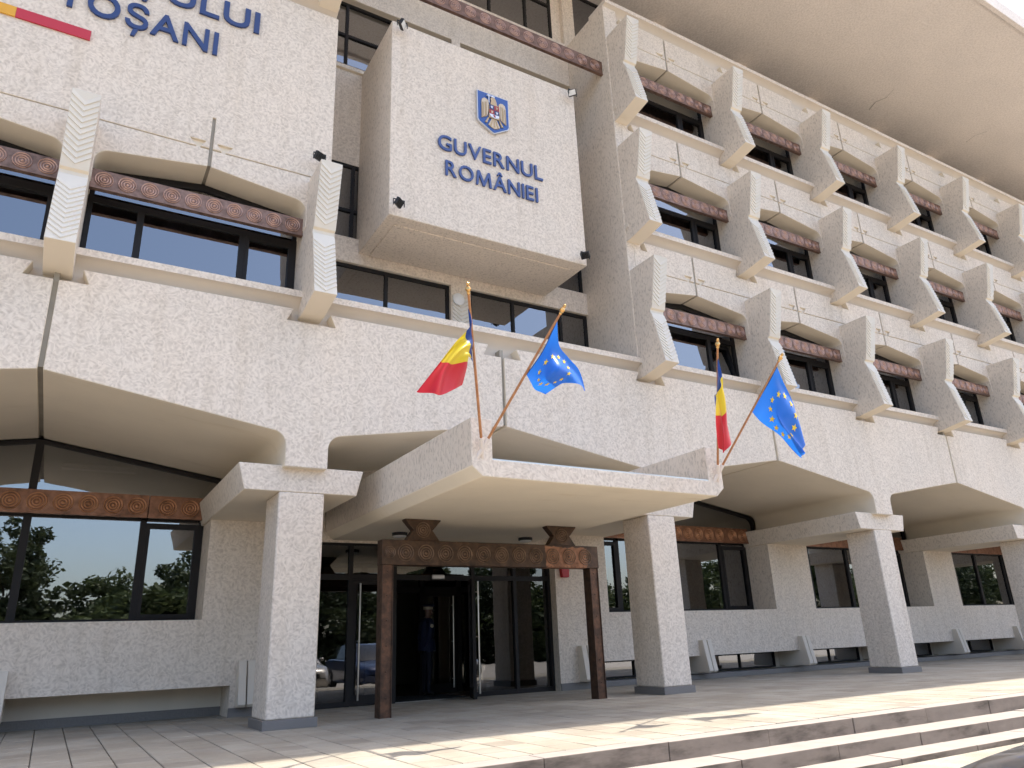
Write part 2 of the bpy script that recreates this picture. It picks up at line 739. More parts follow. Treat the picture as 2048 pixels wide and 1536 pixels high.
def slab_verts(x0, y0, dz, g=0.005):
    x1, y1 = x0 + S - g, y0 + S - g
    x0 += g
    y0 += g
    b = 0.004
    t = ZG + dz
    lo = ZG - 0.035
    return ([(x0, y0, lo), (x1, y0, lo), (x1, y1, lo), (x0, y1, lo), (x0, y0, t - b), (x1, y0, t - b), (x1, y1, t - b), (x0, y1, t - b),
             (x0 + b, y0 + b, t), (x1 - b, y0 + b, t), (x1 - b, y1 - b, t), (x0 + b, y1 - b, t)],
            [(8, 9, 10, 11), (4, 5, 9, 8), (5, 6, 10, 9), (6, 7, 11, 10), (7, 4, 8, 11), (0, 1, 5, 4), (1, 2, 6, 5), (2, 3, 7, 6), (3, 0, 4, 7)])


sv, sf = slab_verts(0, 0, 0)
slab0 = None
rest_v, rest_f = [], []
for n, (key, x0, y0) in enumerate(cells):
    dz = random.uniform(-0.0015, 0.0015)
    if n < 300:
        if slab0 is None:
            slab0 = make('paving_slab', sv, sf, 'paving', terrace, smooth=0, loc=(x0, y0, dz), fix=False)
        else:
            inst(slab0, terrace, (x0, y0, dz))
    else:
        v, f = slab_verts(x0, y0, dz)
        b = len(rest_v)
        rest_v += v
        rest_f += [tuple(b + q for q in fc) for fc in f]
kind(make('paving_slabs', rest_v, rest_f, 'paving', terrace, smooth=0, fix=False), 'stuff')

# three steps of long stones down to the street
STEP = [(-4.30, -4.06, ZG + 0.001, -1.30), (-4.69, -4.24, -1.058, -1.30), (-5.05, -4.60, -1.19, -1.30)]
steps = kind(make('steps', *(lambda b: (b.v, b.f))(MB().box(-14, 60, -5.0, -4.07, -1.31, -1.28)), 'joint', smooth=0), 'structure')
for r, (yf, yb, zt, zb) in enumerate(STEP):
    x = -3.0 + 0.47 * r
    while x < 32:
        L = 1.32 + random.uniform(-0.03, 0.03)
        dz = random.uniform(-0.003, 0.003)
        dy = random.uniform(-0.004, 0.004)
        MB().box(x + 0.004, x + L - 0.004, yf + dy, yb, zb, zt + dz).build('step_stone', 'step_stone', steps, bevel=0.006, smooth=0)
        x += L
# pale paved strip between the steps and the parked cars
kind(MB().box(-14, 60, -7.6, -5.055, -1.30, -1.243).build('pavement', 'paving', smooth=0), 'structure')

# ------------------------------------------------------------------ the building
B = empty('government_building', (6.0, 1.0, ZG))
tag(B, 'cream stucco office building with chevron fins, copper bands and deep roof overhang', 'building')

# --- lower spandrel panels with vaults over the ground floor
PZ = 3.31


def notch(xc, zt, side=0, hw_top=0.27, hw_bot=0.36, h=0.19):
    """trapezoid cut in a top edge, listed left to right. side -1: only the part right of xc, +1: only left part"""
    pts = [(xc - hw_top, zt), (xc - hw_bot, zt - h), (xc + hw_bot, zt - h), (xc + hw_top, zt)]
    if side == -1:
        return [(xc, zt - h), (xc + hw_bot, zt - h), (xc + hw_top, zt)]
    if side == 1:
        return [(xc - hw_top, zt), (xc - hw_bot, zt - h), (xc, zt - h)]
    return pts


def lower_panel(kc):
    c = XK(kc) + 0.03
    hw = 0.295
    xl, xr = XK(kc - 1) + 0.03, XK(kc + 1) - 0.03
    zt = 4.70
    right = [(c + hw, 2.37)] + arc(c + hw + 0.20, 2.66, -0.20, 0.20, 0, 78, 7) + [(xr, PZ)]
    left = [(c - hw, 2.37)] + arc(c - hw - 0.20, 2.66, 0.20, 0.20, 0, 78, 7) + [(xl, PZ)]
    top = notch(XK(kc - 1), zt, -1) + notch(XK(kc), zt) + notch(XK(kc + 1), zt, 1)
    top[0] = (xl, top[0][1])
    top[-1] = (xr, top[-1][1])
    poly = list(reversed(left)) + right + list(reversed(top))
    MB().prism(poly, 'y', 0.0, 3.42).build('spandrel_panel', WALL, B, pick=lambda n: 0 if n.y < -0.5 else 2, bevel=0.012)


for kc in range(-1, KEND + 1, 2):
    lower_panel(kc)
for k in range(-2, KEND + 1, 2):
    MB().box(XK(k) - 0.031, XK(k) + 0.031, 0.05, 3.40, PZ + 0.045, 4.66).build('joint_strip', 'joint', B, smooth=0)


# --- sills with a coved underside
def sill(x0, x1, zs, yb=0.62):
    prof = [(-0.01, zs - 0.10), (-0.01, zs), (yb, zs), (yb, zs - 0.60), (0.20, zs - 0.60), (0.20, zs - 0.30)]
    cove = [(-0.01 + 0.21 * math.cos(math.radians(a)), zs - 0.30 + 0.20 * math.sin(math.radians(a))) for a in range(0, 90, 10)]
    prof += cove[1:]

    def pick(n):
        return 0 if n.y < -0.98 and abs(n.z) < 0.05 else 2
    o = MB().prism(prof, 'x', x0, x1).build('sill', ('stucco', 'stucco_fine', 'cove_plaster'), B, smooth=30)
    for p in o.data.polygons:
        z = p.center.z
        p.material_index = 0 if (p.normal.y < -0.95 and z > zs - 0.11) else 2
    return o


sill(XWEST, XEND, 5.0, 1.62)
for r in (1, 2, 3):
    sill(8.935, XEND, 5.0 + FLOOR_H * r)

# --- fins
YA, ZA, YB_, ZB_ = -0.64, 6.90, -0.43, 5.90
YC, ZC, YD, ZD = -0.40, 5.76, -0.64, 4.73
fin_prof = [(YA, ZA), (YB_, ZB_), (-0.415, 5.875), (-0.37, 5.855), (-0.37, 5.80), (YC, ZC), (YD, ZD), (0.0, 4.62), (0.60, 4.62), (0.60, ZA)]
FW = 0.165


def fin_pick(n):
    if n.y < -0.6:
        return 3
    return wall_pick(n) if n.z < -0.35 else 1


fin_mesh = None
ridge = None
relief = None
TH_U = math.atan2(YB_ - YA, ZA - ZB_)
TH_L = -math.atan2(YC - YD, ZC - ZD)


def ridge_geo(s0=0.0):
    h, t, d0, d1 = 0.125, 0.062, 0.001, 0.016
    v, f = [], []
    for x in (-FW + 0.004, 0.0, FW - 0.004):
        hh = h * abs(x) / FW
        v += [(x, -d0, s0 + hh + t), (x, -d1, s0 + hh), (x, 0.0, s0 + hh - 0.006)]
    f = [(0, 1, 4, 3), (1, 2, 5, 4), (3, 4, 7, 6), (4, 5, 8, 7), (0, 2, 1), (6, 7, 8)]
    return v, f


PITCH = 0.0795
N_R = 11


def ridge_places():
    """(loc, rotation) for each ridge of a fin, in fin coordinates"""
    out = []
    up_u = Vector((0, -math.sin(TH_U), math.cos(TH_U)))
    up_l = Vector((0, -math.sin(TH_L), math.cos(TH_L)))
    for i in range(N_R):
        out.append((Vector((0, YB_, ZB_)) + up_u * (0.03 + PITCH * i), TH_U))
    for i in range(N_R):
        out.append((Vector((0, YD, ZD)) + up_l * (0.03 + PITCH * i), TH_L))
    return out


PLACES = ridge_places()


def add_fin(k, r, single):
    global fin_mesh, ridge, relief
    loc = (XK(k), 0.0, FLOOR_H * r)
    if fin_mesh is None:
        fin_mesh = MB().prism(fin_prof, 'x', -FW, FW).build('fin', WALL + ('relief_plaster',), B, pick=fin_pick, bevel=0.008, loc=loc)
        f = fin_mesh
    else:
        f = inst(fin_mesh, B, loc)
    if single:
        for (p, th) in PLACES:
            if ridge is None:
                v, fc = ridge_geo()
                ridge = make('chevron_ridge', v, fc, 'relief_plaster', None, smooth=0)
                ridge.location = p
                ridge.rotation_euler = (th, 0, 0)
                attach(ridge, f, True)
            else:
                c = ridge.copy()
                COL.objects.link(c)
                c.parent = f
                c.matrix_parent_inverse = Matrix.Identity(4)
                c.location = p
                c.rotation_euler = (th, 0, 0)
    else:
        if relief is None:
            V, F = [], []
            for (p, th) in PLACES:
                v, fc = ridge_geo()
                b = len(V)
                mt = Matrix.Translation(p) @ Matrix.Rotation(th, 4, 'X')
                V += [tuple(mt @ Vector(q)) for q in v]
                F += [tuple(b + q for q in a) for a in fc]
            relief = make('chevron_relief', V, F, 'relief_plaster', None, smooth=0)
            kind(relief, 'stuff')
            attach(relief, f, True)
        else:
            c = relief.copy()
            COL.objects.link(c)
            c.parent = f
            c.matrix_parent_inverse = Matrix.Identity(4)
    return f


for k in (-1, 0, 1):
    add_fin(k, 0, k >= 0)
add_fin(1, 2, False)
for r in range(3):
    for k in range(3, KEND + 1):
        add_fin(k, r, k <= 5 and r < 2 and not (k == 5 and r == 1))


# --- medallions of concentric rings
def medallion_mesh(name, rad, matname, d=0.012):
    """four raised wire rings and a boss; the grooves keep the colour of the band"""
    v, f, fm = [], [], []
    n = 20
    v.append((0, -d, 0))
    radii, hts, fms = [], [], []
    for i, r in enumerate((0.12, 0.42, 0.70, 1.0)):
        w = 0.10 if i == 0 else 0.095
        if i == 0:
            radii += [r, r + 0.05]
            hts += [1.0, 0.0]
            fms += [0, 0]
        else:
            radii += [r - w, r - w * 0.35, r + w * 0.0, r + w * 0.6]
            hts += [0.0, 1.0, 1.0, 0.0]
            fms += [1, 0, 0, 0]
    radii[-1] = 1.04
    for r, h in zip(radii, hts):
        for i in range(n):
            t = 2 * math.pi * i / n
            v.append((rad * r * math.cos(t), -d * h, rad * r * math.sin(t)))
    for i in range(n):
        f.append((0, 1 + i, 1 + (i + 1) % n))
        fm.append(0)
    for k in range(len(radii) - 1):
        for i in range(n):
            j = (i + 1) % n
            f.append((1 + k * n + i, 1 + (k + 1) * n + i, 1 + (k + 1) * n + j, 1 + k * n + j))
            fm.append(fms[k + 1])
    me = bpy.data.meshes.new(name)
    me.from_pydata(v, [], f)
    me.materials.append(MATS[matname])
    me.materials.append(MATS[matname.replace('_ring', '')])
    for p, q in zip(me.polygons, fm):
        p.material_index = q
    finish_mesh(me, 80)
    return me


MED = {}


def medallion(x, y, z, rad, matname, parent, ry=0.0):
    key = (round(rad, 3), matname)
    if key not in MED:
        MED[key] = medallion_mesh('medallion', rad, matname)
    o = bpy.data.objects.new('medallion', MED[key])
    COL.objects.link(o)
    o.location = (x, y, z)
    o.rotation_euler = (0, random.uniform(0, 6.28), 0)
    attach(o, parent)
    return o


def copper_band(x0, x1, y0, y1, z0, z1, meds, rad, mat='copper_rose', lip=True):
    b = MB().box(x0, x1, y0, y1, z0, z1)
    if lip:
        b.box(x0, x1, y0 - 0.012, y1, z0 - 0.018, z0 - 0.001)
    o = b.build('copper_band', mat, B, smooth=0)
    for x in meds:
        medallion(x, y0 - 0.002, (z0 + z1) / 2, rad, mat + '_ring', o)
    return o


# --- windows
def pane(x0, x1, y, z0, z1, parent, mat='window_glass'):
    return MB().box(x0, x1, y, y + 0.010, z0, z1).build('pane', mat, parent, smooth=0)


def arched_window(xa, xb, zb, y, tilt=False):
    """three-light window between two fins, with a low gable light over it"""
    zt = 6.04 + zb
    zs = 4.97 + zb
    xm = (xa + xb) / 2
    pk = 6.70 + zb
    sh = 6.52 + zb
    m1, m2 = xa + 0.235 * (xb - xa), xa + 0.72 * (xb - xa)
    d = 0.07
    b = MB()
    b.box(xa, xa + 0.07, y, y + d, zs, sh)
    b.box(xb - 0.07, xb, y, y + d, zs, sh)
    b.box(xa + 0.07, xb - 0.07, y, y + d, zt - 0.04, zt + 0.05)
    b.box(xa + 0.07, xb - 0.07, y, y + d, zs, zs + 0.07)
    for mx in (m1, m2):
        b.box(mx - 0.045, mx + 0.045, y - 0.004, y + d, zs + 0.07, zt - 0.04)
    b.prism([(xa + 0.07, sh - 0.12), (xm, pk - 0.10), (xb - 0.07, sh - 0.12), (xb - 0.07, sh), (xm, pk), (xa + 0.07, sh)], 'y', y, y + d)
    w = b.build('window', 'dark_frame', B, smooth=0)
    pane(xa + 0.07, m1 - 0.045, y + 0.03, zs + 0.07, zt - 0.04, w)
    pane(m1 + 0.045, m2 - 0.045, y + 0.03, zs + 0.07, zt - 0.04, w)
    gx0, gx1 = m2 + 0.045, xb - 0.07
    sb = MB()
    for q in ((gx0, gx0 + 0.05, zs + 0.07, zt - 0.04), (gx1 - 0.05, gx1, zs + 0.07, zt - 0.04), (gx0 + 0.05, gx1 - 0.05, zs + 0.07, zs + 0.12), (gx0 + 0.05, gx1 - 0.05, zt - 0.09, zt - 0.04)):
        sb.box(q[0], q[1], y - 0.015, y + 0.05, q[2], q[3])
    sash = sb.build('sash', 'dark_frame', w, smooth=0)
    MB().box(gx0 + 0.05, gx1 - 0.05, y + 0.03, y + 0.04, zs + 0.12, zt - 0.09).build('pane', 'window_glass', w, smooth=0) if not tilt else None
    if tilt:
        # the sash hangs inwards on its bottom hinge
        pv = Matrix.Translation((0, y, zs + 0.08)) @ Matrix.Rotation(math.radians(-9), 4, 'X') @ Matrix.Translation((0, -y, -zs - 0.08))
        p = MB().box(gx0 + 0.05, gx1 - 0.05, y + 0.03, y + 0.04, zs + 0.12, zt - 0.09).build('pane', 'window_glass', w, smooth=0)
        for o in (sash, p):
            o.data.transform(pv)
    # gable light
    MB().prism([(xa + 0.07, zt + 0.05), (xb - 0.07, zt + 0.05), (xb - 0.07, sh - 0.12), (xm, pk - 0.10), (xa + 0.07, sh - 0.12)], 'y', y + 0.03, y + 0.04).build('pane', 'window_glass', w, smooth=0)
    return w


# --- upper bays
def upper_bay(k, r, yf, top=None, seam=True, tilt=False, med=True):
    zb = FLOOR_H * r
    xa, xb = XK(k), XK(k + 1)
    xm = (xa + xb) / 2
    s = 0.024
    pk, zl = 6.71 + zb, 6.995 + zb
    fl, fr = xa + FW, xb - FW
    # lintel pieces with the coved low arch
    la = [(xa, 6.10 + zb), (fl + 0.01, 6.10 + zb)] + arc(fl + 0.21, 6.36 + zb, -0.20, 0.19, 0, 80, 7) + [(xm - s, pk), (xm - s, zl), (xa, zl)]
    MB().prism(la, 'y', yf, 0.56).build('lintel_panel', WALL, B, pick=wall_pick, bevel=0.010)
    ra = [(xb, 6.10 + zb), (fr - 0.01, 6.10 + zb)] + arc(fr - 0.21, 6.36 + zb, 0.20, 0.19, 0, 80, 7) + [(xm + s, pk), (xm + s, zl), (xb, zl)]
    MB().prism(list(reversed(ra)), 'y', yf, 0.56).build('lintel_panel', WALL, B, pick=wall_pick, bevel=0.010)
    MB().box(xm - s - 0.001, xm + s + 0.001, yf + 0.03, 0.55, pk + 0.03, zl + 0.62).build('joint_strip', 'joint', B, smooth=0)
    if top is None:
        zt = 4.70 + zb + FLOOR_H
        z0 = zl + 0.018
        lp = [(xa, z0), (xm - 0.20, z0), (xm - 0.30, z0 + 0.12), (xm - 0.075, z0 + 0.12), (xm - 0.15, z0 + 0.01), (xm - s, z0 + 0.01), (xm - s, zt)]
        nt = notch(xa, zt, -1)
        lp += list(reversed(nt))
        MB().prism(lp, 'y', yf, 0.56).build('spandrel_panel', WALL, B, pick=wall_pick, bevel=0.008)
        rp = [(xm + s, z0 + 0.01), (xm + 0.15, z0 + 0.01), (xm + 0.075, z0 + 0.12), (xm + 0.30, z0 + 0.12), (xm + 0.20, z0), (xb, z0)]
        nt = notch(xb, zt, 1)
        rp += list(reversed(nt)) + [(xm + s, zt)]
        MB().prism(rp, 'y', yf, 0.56).build('spandrel_panel', WALL, B, pick=wall_pick, bevel=0.008)
        MB().box(xa, xb, yf + 0.045, 0.54, zl - 0.05, zl + 0.25).build('groove_backing', 'plaster', B, smooth=0)
    # copper band and window
    nm = 10
    xs = [fl + 0.165 + (fr - fl - 0.33) * i / (nm - 1) for i in range(nm)] if med else []
    copper_band(fl + 0.004, fr - 0.004, 0.18, 0.25, 6.035 + zb, 6.315 + zb, xs, 0.112)
    arched_window(fl + 0.003, fr - 0.003, zb, 0.52, tilt)


for k in (-2, -1, 0):
    upper_bay(k, 0, 0.03, top='wall', med=(k > -2))
for r in range(3):
    for k in range(3, KEND):
        upper_bay(k, r, 0.08, tilt=(k == 3 and r == 0), med=(k <= 7))

# big blank wall of the left wing, with slots over the arches
zb0 = 7.013
xe = 2.868
poly = [(XWEST, zb0)]
for k in (-2, -1, 0):
    xm = XK(k) + U / 2
    s = 0.024
    poly += [(xm - 0.20, zb0), (xm - 0.30, zb0 + 0.12), (xm - 0.075, zb0 + 0.12), (xm - 0.15, zb0 + 0.01), (xm - s, zb0 + 0.01), (xm - s, 7.57), (xm + s, 7.57), (xm + s, zb0 + 0.01),
             (xm + 0.15, zb0 + 0.01), (xm + 0.075, zb0 + 0.12), (xm + 0.30, zb0 + 0.12), (xm + 0.20, zb0)]
poly += [(xe, zb0), (xe, 10.30), (XWEST, 10.30)]
MB().prism(poly, 'y', 0.03, 0.60).build('wing_wall', WALL, B, pick=wall_pick, bevel=0.008)
MB().box(XWEST, xe - 0.05, 0.078, 0.58, 6.95, 7.60).build('groove_backing', 'plaster', B, smooth=0)
MB().box(2.60, xe, 0.605, 1.70, 5.0, 16.0).build('wing_wall', WALL, B, pick=wall_pick, smooth=0)
sill(XWEST, xe, 5.0 + FLOOR_H * 2 - 0.26)
MB().box(XWEST, 2.595, 0.10, 0.60, 10.62, 13.8).build('wing_wall', WALL, B, pick=wall_pick, smooth=0)
# right wing flank
MB().box(8.93, 9.30, 0.09, 1.70, 5.003, 13.70).build('wing_wall', WALL, B, pick=wall_pick, bevel=0.01)

# --- central recess
YR = 1.60
MB().box(xe, 8.93, YR - 0.10, YR + 0.15, 6.50, 7.0).build('recess_beam', WALL, B, pick=wall_pick, bevel=0.01)
MB().box(xe, 8.93, YR + 0.02, YR + 0.20, 8.62, 10.75).build('recess_wall', WALL, B, pick=wall_pick, smooth=0)
MB().box(xe, 8.93, YR - 0.04, YR + 0.22, 10.75, 10.84).build('recess_sill', WALL, B, pick=wall_pick, bevel=0.008)
MB().box(xe, 8.93, YR - 0.08, YR + 0.55, 12.48, 13.74).build('recess_beam', WALL, B, pick=wall_pick, bevel=0.01)
MB().box(5.79, 6.0, YR - 0.085, YR + 0.30, 10.84, 12.479).build('recess_post', WALL, B, pick=wall_pick, smooth=0)
post = MB().box(5.69, 6.11, YR - 0.11, YR + 0.10, 5.0, 6.50).build('recess_post', WALL, B, pick=wall_pick, bevel=0.006)
for i in range(14):
    v, f = ridge_geo()
    sc = 0.19 / FW
    c = make('chevron_ridge', [(a * sc, b, cc) for a, b, cc in v], f, 'relief_plaster', post, smooth=0, loc=(5.90, YR - 0.111, 5.06 + 0.082 * i))


def rect_window(x0, x1, z0, z1, y, mulls=(), trans=(), mat='window_glass', fw=0.06):
    b = MB()
    d = 0.07
    b.box(x0, x0 + fw, y, y + d, z0, z1).box(x1 - fw, x1, y, y + d, z0, z1)
    b.box(x0 + fw, x1 - fw, y, y + d, z0, z0 + fw).box(x0 + fw, x1 - fw, y, y + d, z1 - fw, z1)
    xs = [x0 + fw] + [v for mm in mulls for v in (mm - fw / 2, mm + fw / 2)] + [x1 - fw]
    zs = [z0 + fw] + [v for mm in trans for v in (mm - fw / 2, mm + fw / 2)] + [z1 - fw]
    for mm in mulls:
        b.box(mm - fw / 2, mm + fw / 2, y - 0.003, y + d, z0 + fw, z1 - fw)
    for i in range(0, len(xs), 2):
        for mm in trans:
            b.box(xs[i], xs[i + 1], y - 0.002, y + d, mm - fw / 2, mm + fw / 2)
    w = b.build('window', 'dark_frame', B, smooth=0)
    for i in range(0, len(xs), 2):
        for j in range(0, len(zs), 2):
            pane(xs[i], xs[i + 1], y + 0.03, zs[j], zs[j + 1], w, mat)
    return w


rect_window(xe, 5.69, 5.0, 6.50, YR - 0.03, (4.42,))
rect_window(6.11, 8.93, 5.0, 6.50, YR - 0.03, (7.10, 8.25))
rect_window(xe, 5.9, 7.0, 8.62, YR + 0.03, (3.75, 4.9), (7.63,))
rect_window(5.9, 8.93, 7.0, 8.62, YR + 0.03, (7.0, 8.0), (7.63,))
rect_window(xe, 5.79, 10.84, 12.48, YR + 0.06, (3.52, 4.6), (11.66,))
rect_window(6.0, 8.93, 10.84, 12.48, YR + 0.06, (7.0, 8.0), (11.66,))
# copper rail spanning the recess
ob = copper_band(xe, 8.945, 0.30, 0.36, 11.88, 12.22, [3.2 + 0.345 * i for i in range(17)], 0.125)
# penthouse storey
for (a, b2) in ((XWEST, 2.6), (8.93, 9.27)):
    MB().box(a, b2, YR, YR + 0.3, 13.745, 16.2).build('penthouse_wall', WALL, B, pick=wall_pick, smooth=0)
MB().box(5.70, 6.10, YR, YR + 0.3, 13.745, 16.2).build('penthouse_wall', WALL, B, pick=wall_pick, smooth=0)
MB().box(8.66, 8.93, YR + 0.12, YR + 0.3, 13.745, 16.2).build('penthouse_wall', WALL, B, pick=wall_pick, smooth=0)
rect_window(2.6, 5.70, 13.745, 15.8, YR + 0.12, (3.6, 4.7), (15.0,))
rect_window(6.10, 8.66, 13.745, 15.8, YR + 0.12, (6.9, 7.9), (15.0,))
x = 9.27
while x < XEND - 3:
    rect_window(x, x + 2.8, 13.72, 15.8, YR + 0.12, (x + 1.4,))
    MB().box(x + 2.8, x + 3.215, YR, YR + 0.3, 13.72, 16.2).build('penthouse_wall', WALL, B, pick=wall_pick, smooth=0)
    x += 3.215

# --- the projecting box over the entrance
MB().box(3.85, 7.85, 0.03, YR + 0.05, 6.71, 10.76).build('projecting_box', ('stucco', 'stucco_fine', 'stucco_fine'), B, pick=wall_pick, bevel=0.015)
MB().box(4.05, 7.65, 0.30, YR - 0.12, 6.695, 6.72).build('box_soffit', 'stucco_fine', B, bevel=0.004)

# --- roof with the deep overhang
RZ = 16.0
roof_prof = [(-3.34, RZ - 0.10), (-3.34, RZ + 0.35), (9.0, RZ + 0.35), (9.0, RZ + 0.05), (1.95, RZ + 0.05), (1.2, RZ + 0.02), (0.2, RZ), (-3.20, RZ), (-3.22, RZ - 0.10)]
MB().prism(roof_prof, 'x', XWEST - 3, XEND + 4).build('roof', 'roof_soffit', B, smooth=40, bevel=0.01)

# hairline cracks in the soffit
for pts in ([(20.75, 1.05), (20.60, 0.70), (20.72, 0.42), (20.58, 0.05)], [(25.4, 0.5), (25.3, 0.15), (25.45, -0.2)], [(14.9, -1.1), (14.75, -1.5), (14.85, -1.8)]):
    cb = MB()
    for (p_, q_) in zip(pts[:-1], pts[1:]):
        dx, dy = q_[0] - p_[0], q_[1] - p_[1]
        L_ = math.hypot(dx, dy)
        nx, ny = -dy / L_ * 0.004, dx / L_ * 0.004
        cb.prism([(p_[0] - nx, p_[1] - ny), (q_[0] - nx, q_[1] - ny), (q_[0] + nx, q_[1] + ny), (p_[0] + nx, p_[1] + ny)], 'z', RZ - 0.003, RZ + 0.01)
    cb.build('crack', 'joint', B, smooth=0)

# --- ground floor columns and capitals
YCOL = 0.13


def column(k):
    c = XK(k) + 0.03
    col = MB().box(c - 0.31, c + 0.31, YCOL, 0.85, ZG + 0.11, 2.051).build('column', ('stucco', 'stucco'), B, bevel=0.022)
    MB().box(c - 0.342, c + 0.342, YCOL - 0.03, 0.88, ZG, ZG + 0.112).build('plinth', 'granite', col, bevel=0.004, smooth=0)
    MB().prism([(c - 0.77, 2.05), (c + 0.77, 2.05), (c + 0.86, 2.41), (c - 0.86, 2.41)], 'y', YCOL, 3.46).build('capital_beam', WALL, B, pick=wall_pick, bevel=0.012)


for k in range(-1, KEND + 1, 2):
    column(k)

# --- ground floor wall
YW = 2.75
YG = 3.45


def gbox(x0, x1, z0, z1, y0=YW, y1=3.55, name='ground_wall'):
    return MB().box(x0, x1, y0, y1, z0, z1).build(name, WALL, B, pick=wall_pick, smooth=0)


openings = []
for k in range(-1, KEND - 1, 2):
    if k == 1:
        continue
    openings.append((XK(k) + 0.72, XK(k + 2) - 0.70))
# piers
gbox(XWEST, XK(-1) + 0.72, -0.45, 2.05)
gbox(XK(1) - 0.70, 3.38, 0.52, 2.05)
gbox(2.48, 3.38, ZG, 0.52)
gbox(XK(1) - 0.70, 2.48, -0.45, 0.52)
gbox(8.55, XK(3) + 0.72, 0.52, 2.05)
gbox(8.55, 9.62, ZG, 0.52)
gbox(9.62, XK(3) + 0.72, -0.42, 0.52)
for k in range(5, KEND + 1, 2):
    gbox(XK(k) - 0.70, XK(k) + 0.72, -0.42, 2.05)
for (a, b2) in openings:
    z0 = -0.45 if a < 0 else -0.42
    gbox(a, b2, z0, 0.52)
# wall above the entrance, behind the canopy
gbox(3.38, 8.55, 2.0, 3.5, 2.98, 3.4, 'entrance_lintel')
gbox(3.38, 8.55, 1.78, 2.0, 2.93, 3.4, 'entrance_lintel')
# recess under the wall, with its plinth
MB().box(XWEST, 2.48, 3.42, 3.6, ZG, -0.45).build('base_wall', 'white_plaster', B, smooth=0)
MB().box(9.62, XEND, 3.42, 3.6, ZG, -0.42).build('base_wall', 'white_plaster', B, smooth=0)
MB().box(XWEST, 2.479, 3.39, 3.419, ZG, ZG + 0.13).build('plinth', 'granite', B, smooth=0)
MB().box(2.47, 3.38, YW - 0.025, YW - 0.001, ZG, ZG + 0.13).build('plinth', 'granite', B, smooth=0)
MB().box(8.55, 9.63, YW - 0.025, YW - 0.001, ZG, ZG + 0.13).build('plinth', 'granite', B, smooth=0)
MB().box(9.64, XEND, 2.86, 3.41, ZG, ZG + 0.10).build('plinth', 'granite', B, bevel=0.004, smooth=0)
# basement lights in the recess
for k in range(3, KEND):
    xa, xb = XK(k) + 0.5, XK(k + 1) - 0.35
    if k == 3:
        xa = 9.7
    rect_window(xa, xb, ZG + 0.12, -0.43, 3.33, ((xa + xb) / 2,), (), 'window_glass', 0.035)


# slab brackets under the wall
def bracket(k):
    c = XK(k)
    z1, z0 = -0.10, -0.76
    b = MB()
    for (a, w) in ((-0.125, 0.115), (0.012, 0.113)):
        b.prism([(2.62, z1), (2.50, z0 + 0.04), (2.54, z0), (3.41, z0), (3.41, z1)], 'x', c + a, c + a + w)
    b.box(c - 0.02, c + 0.02, 2.66, 3.40, z0 + 0.02, z1 - 0.03)
    b.build('bracket', 'white_plaster', B, bevel=0.006)


for k in (-1, 0, 1, 3, 4, 5, 6, 7, 8, 9, 10):
    bracket(k)

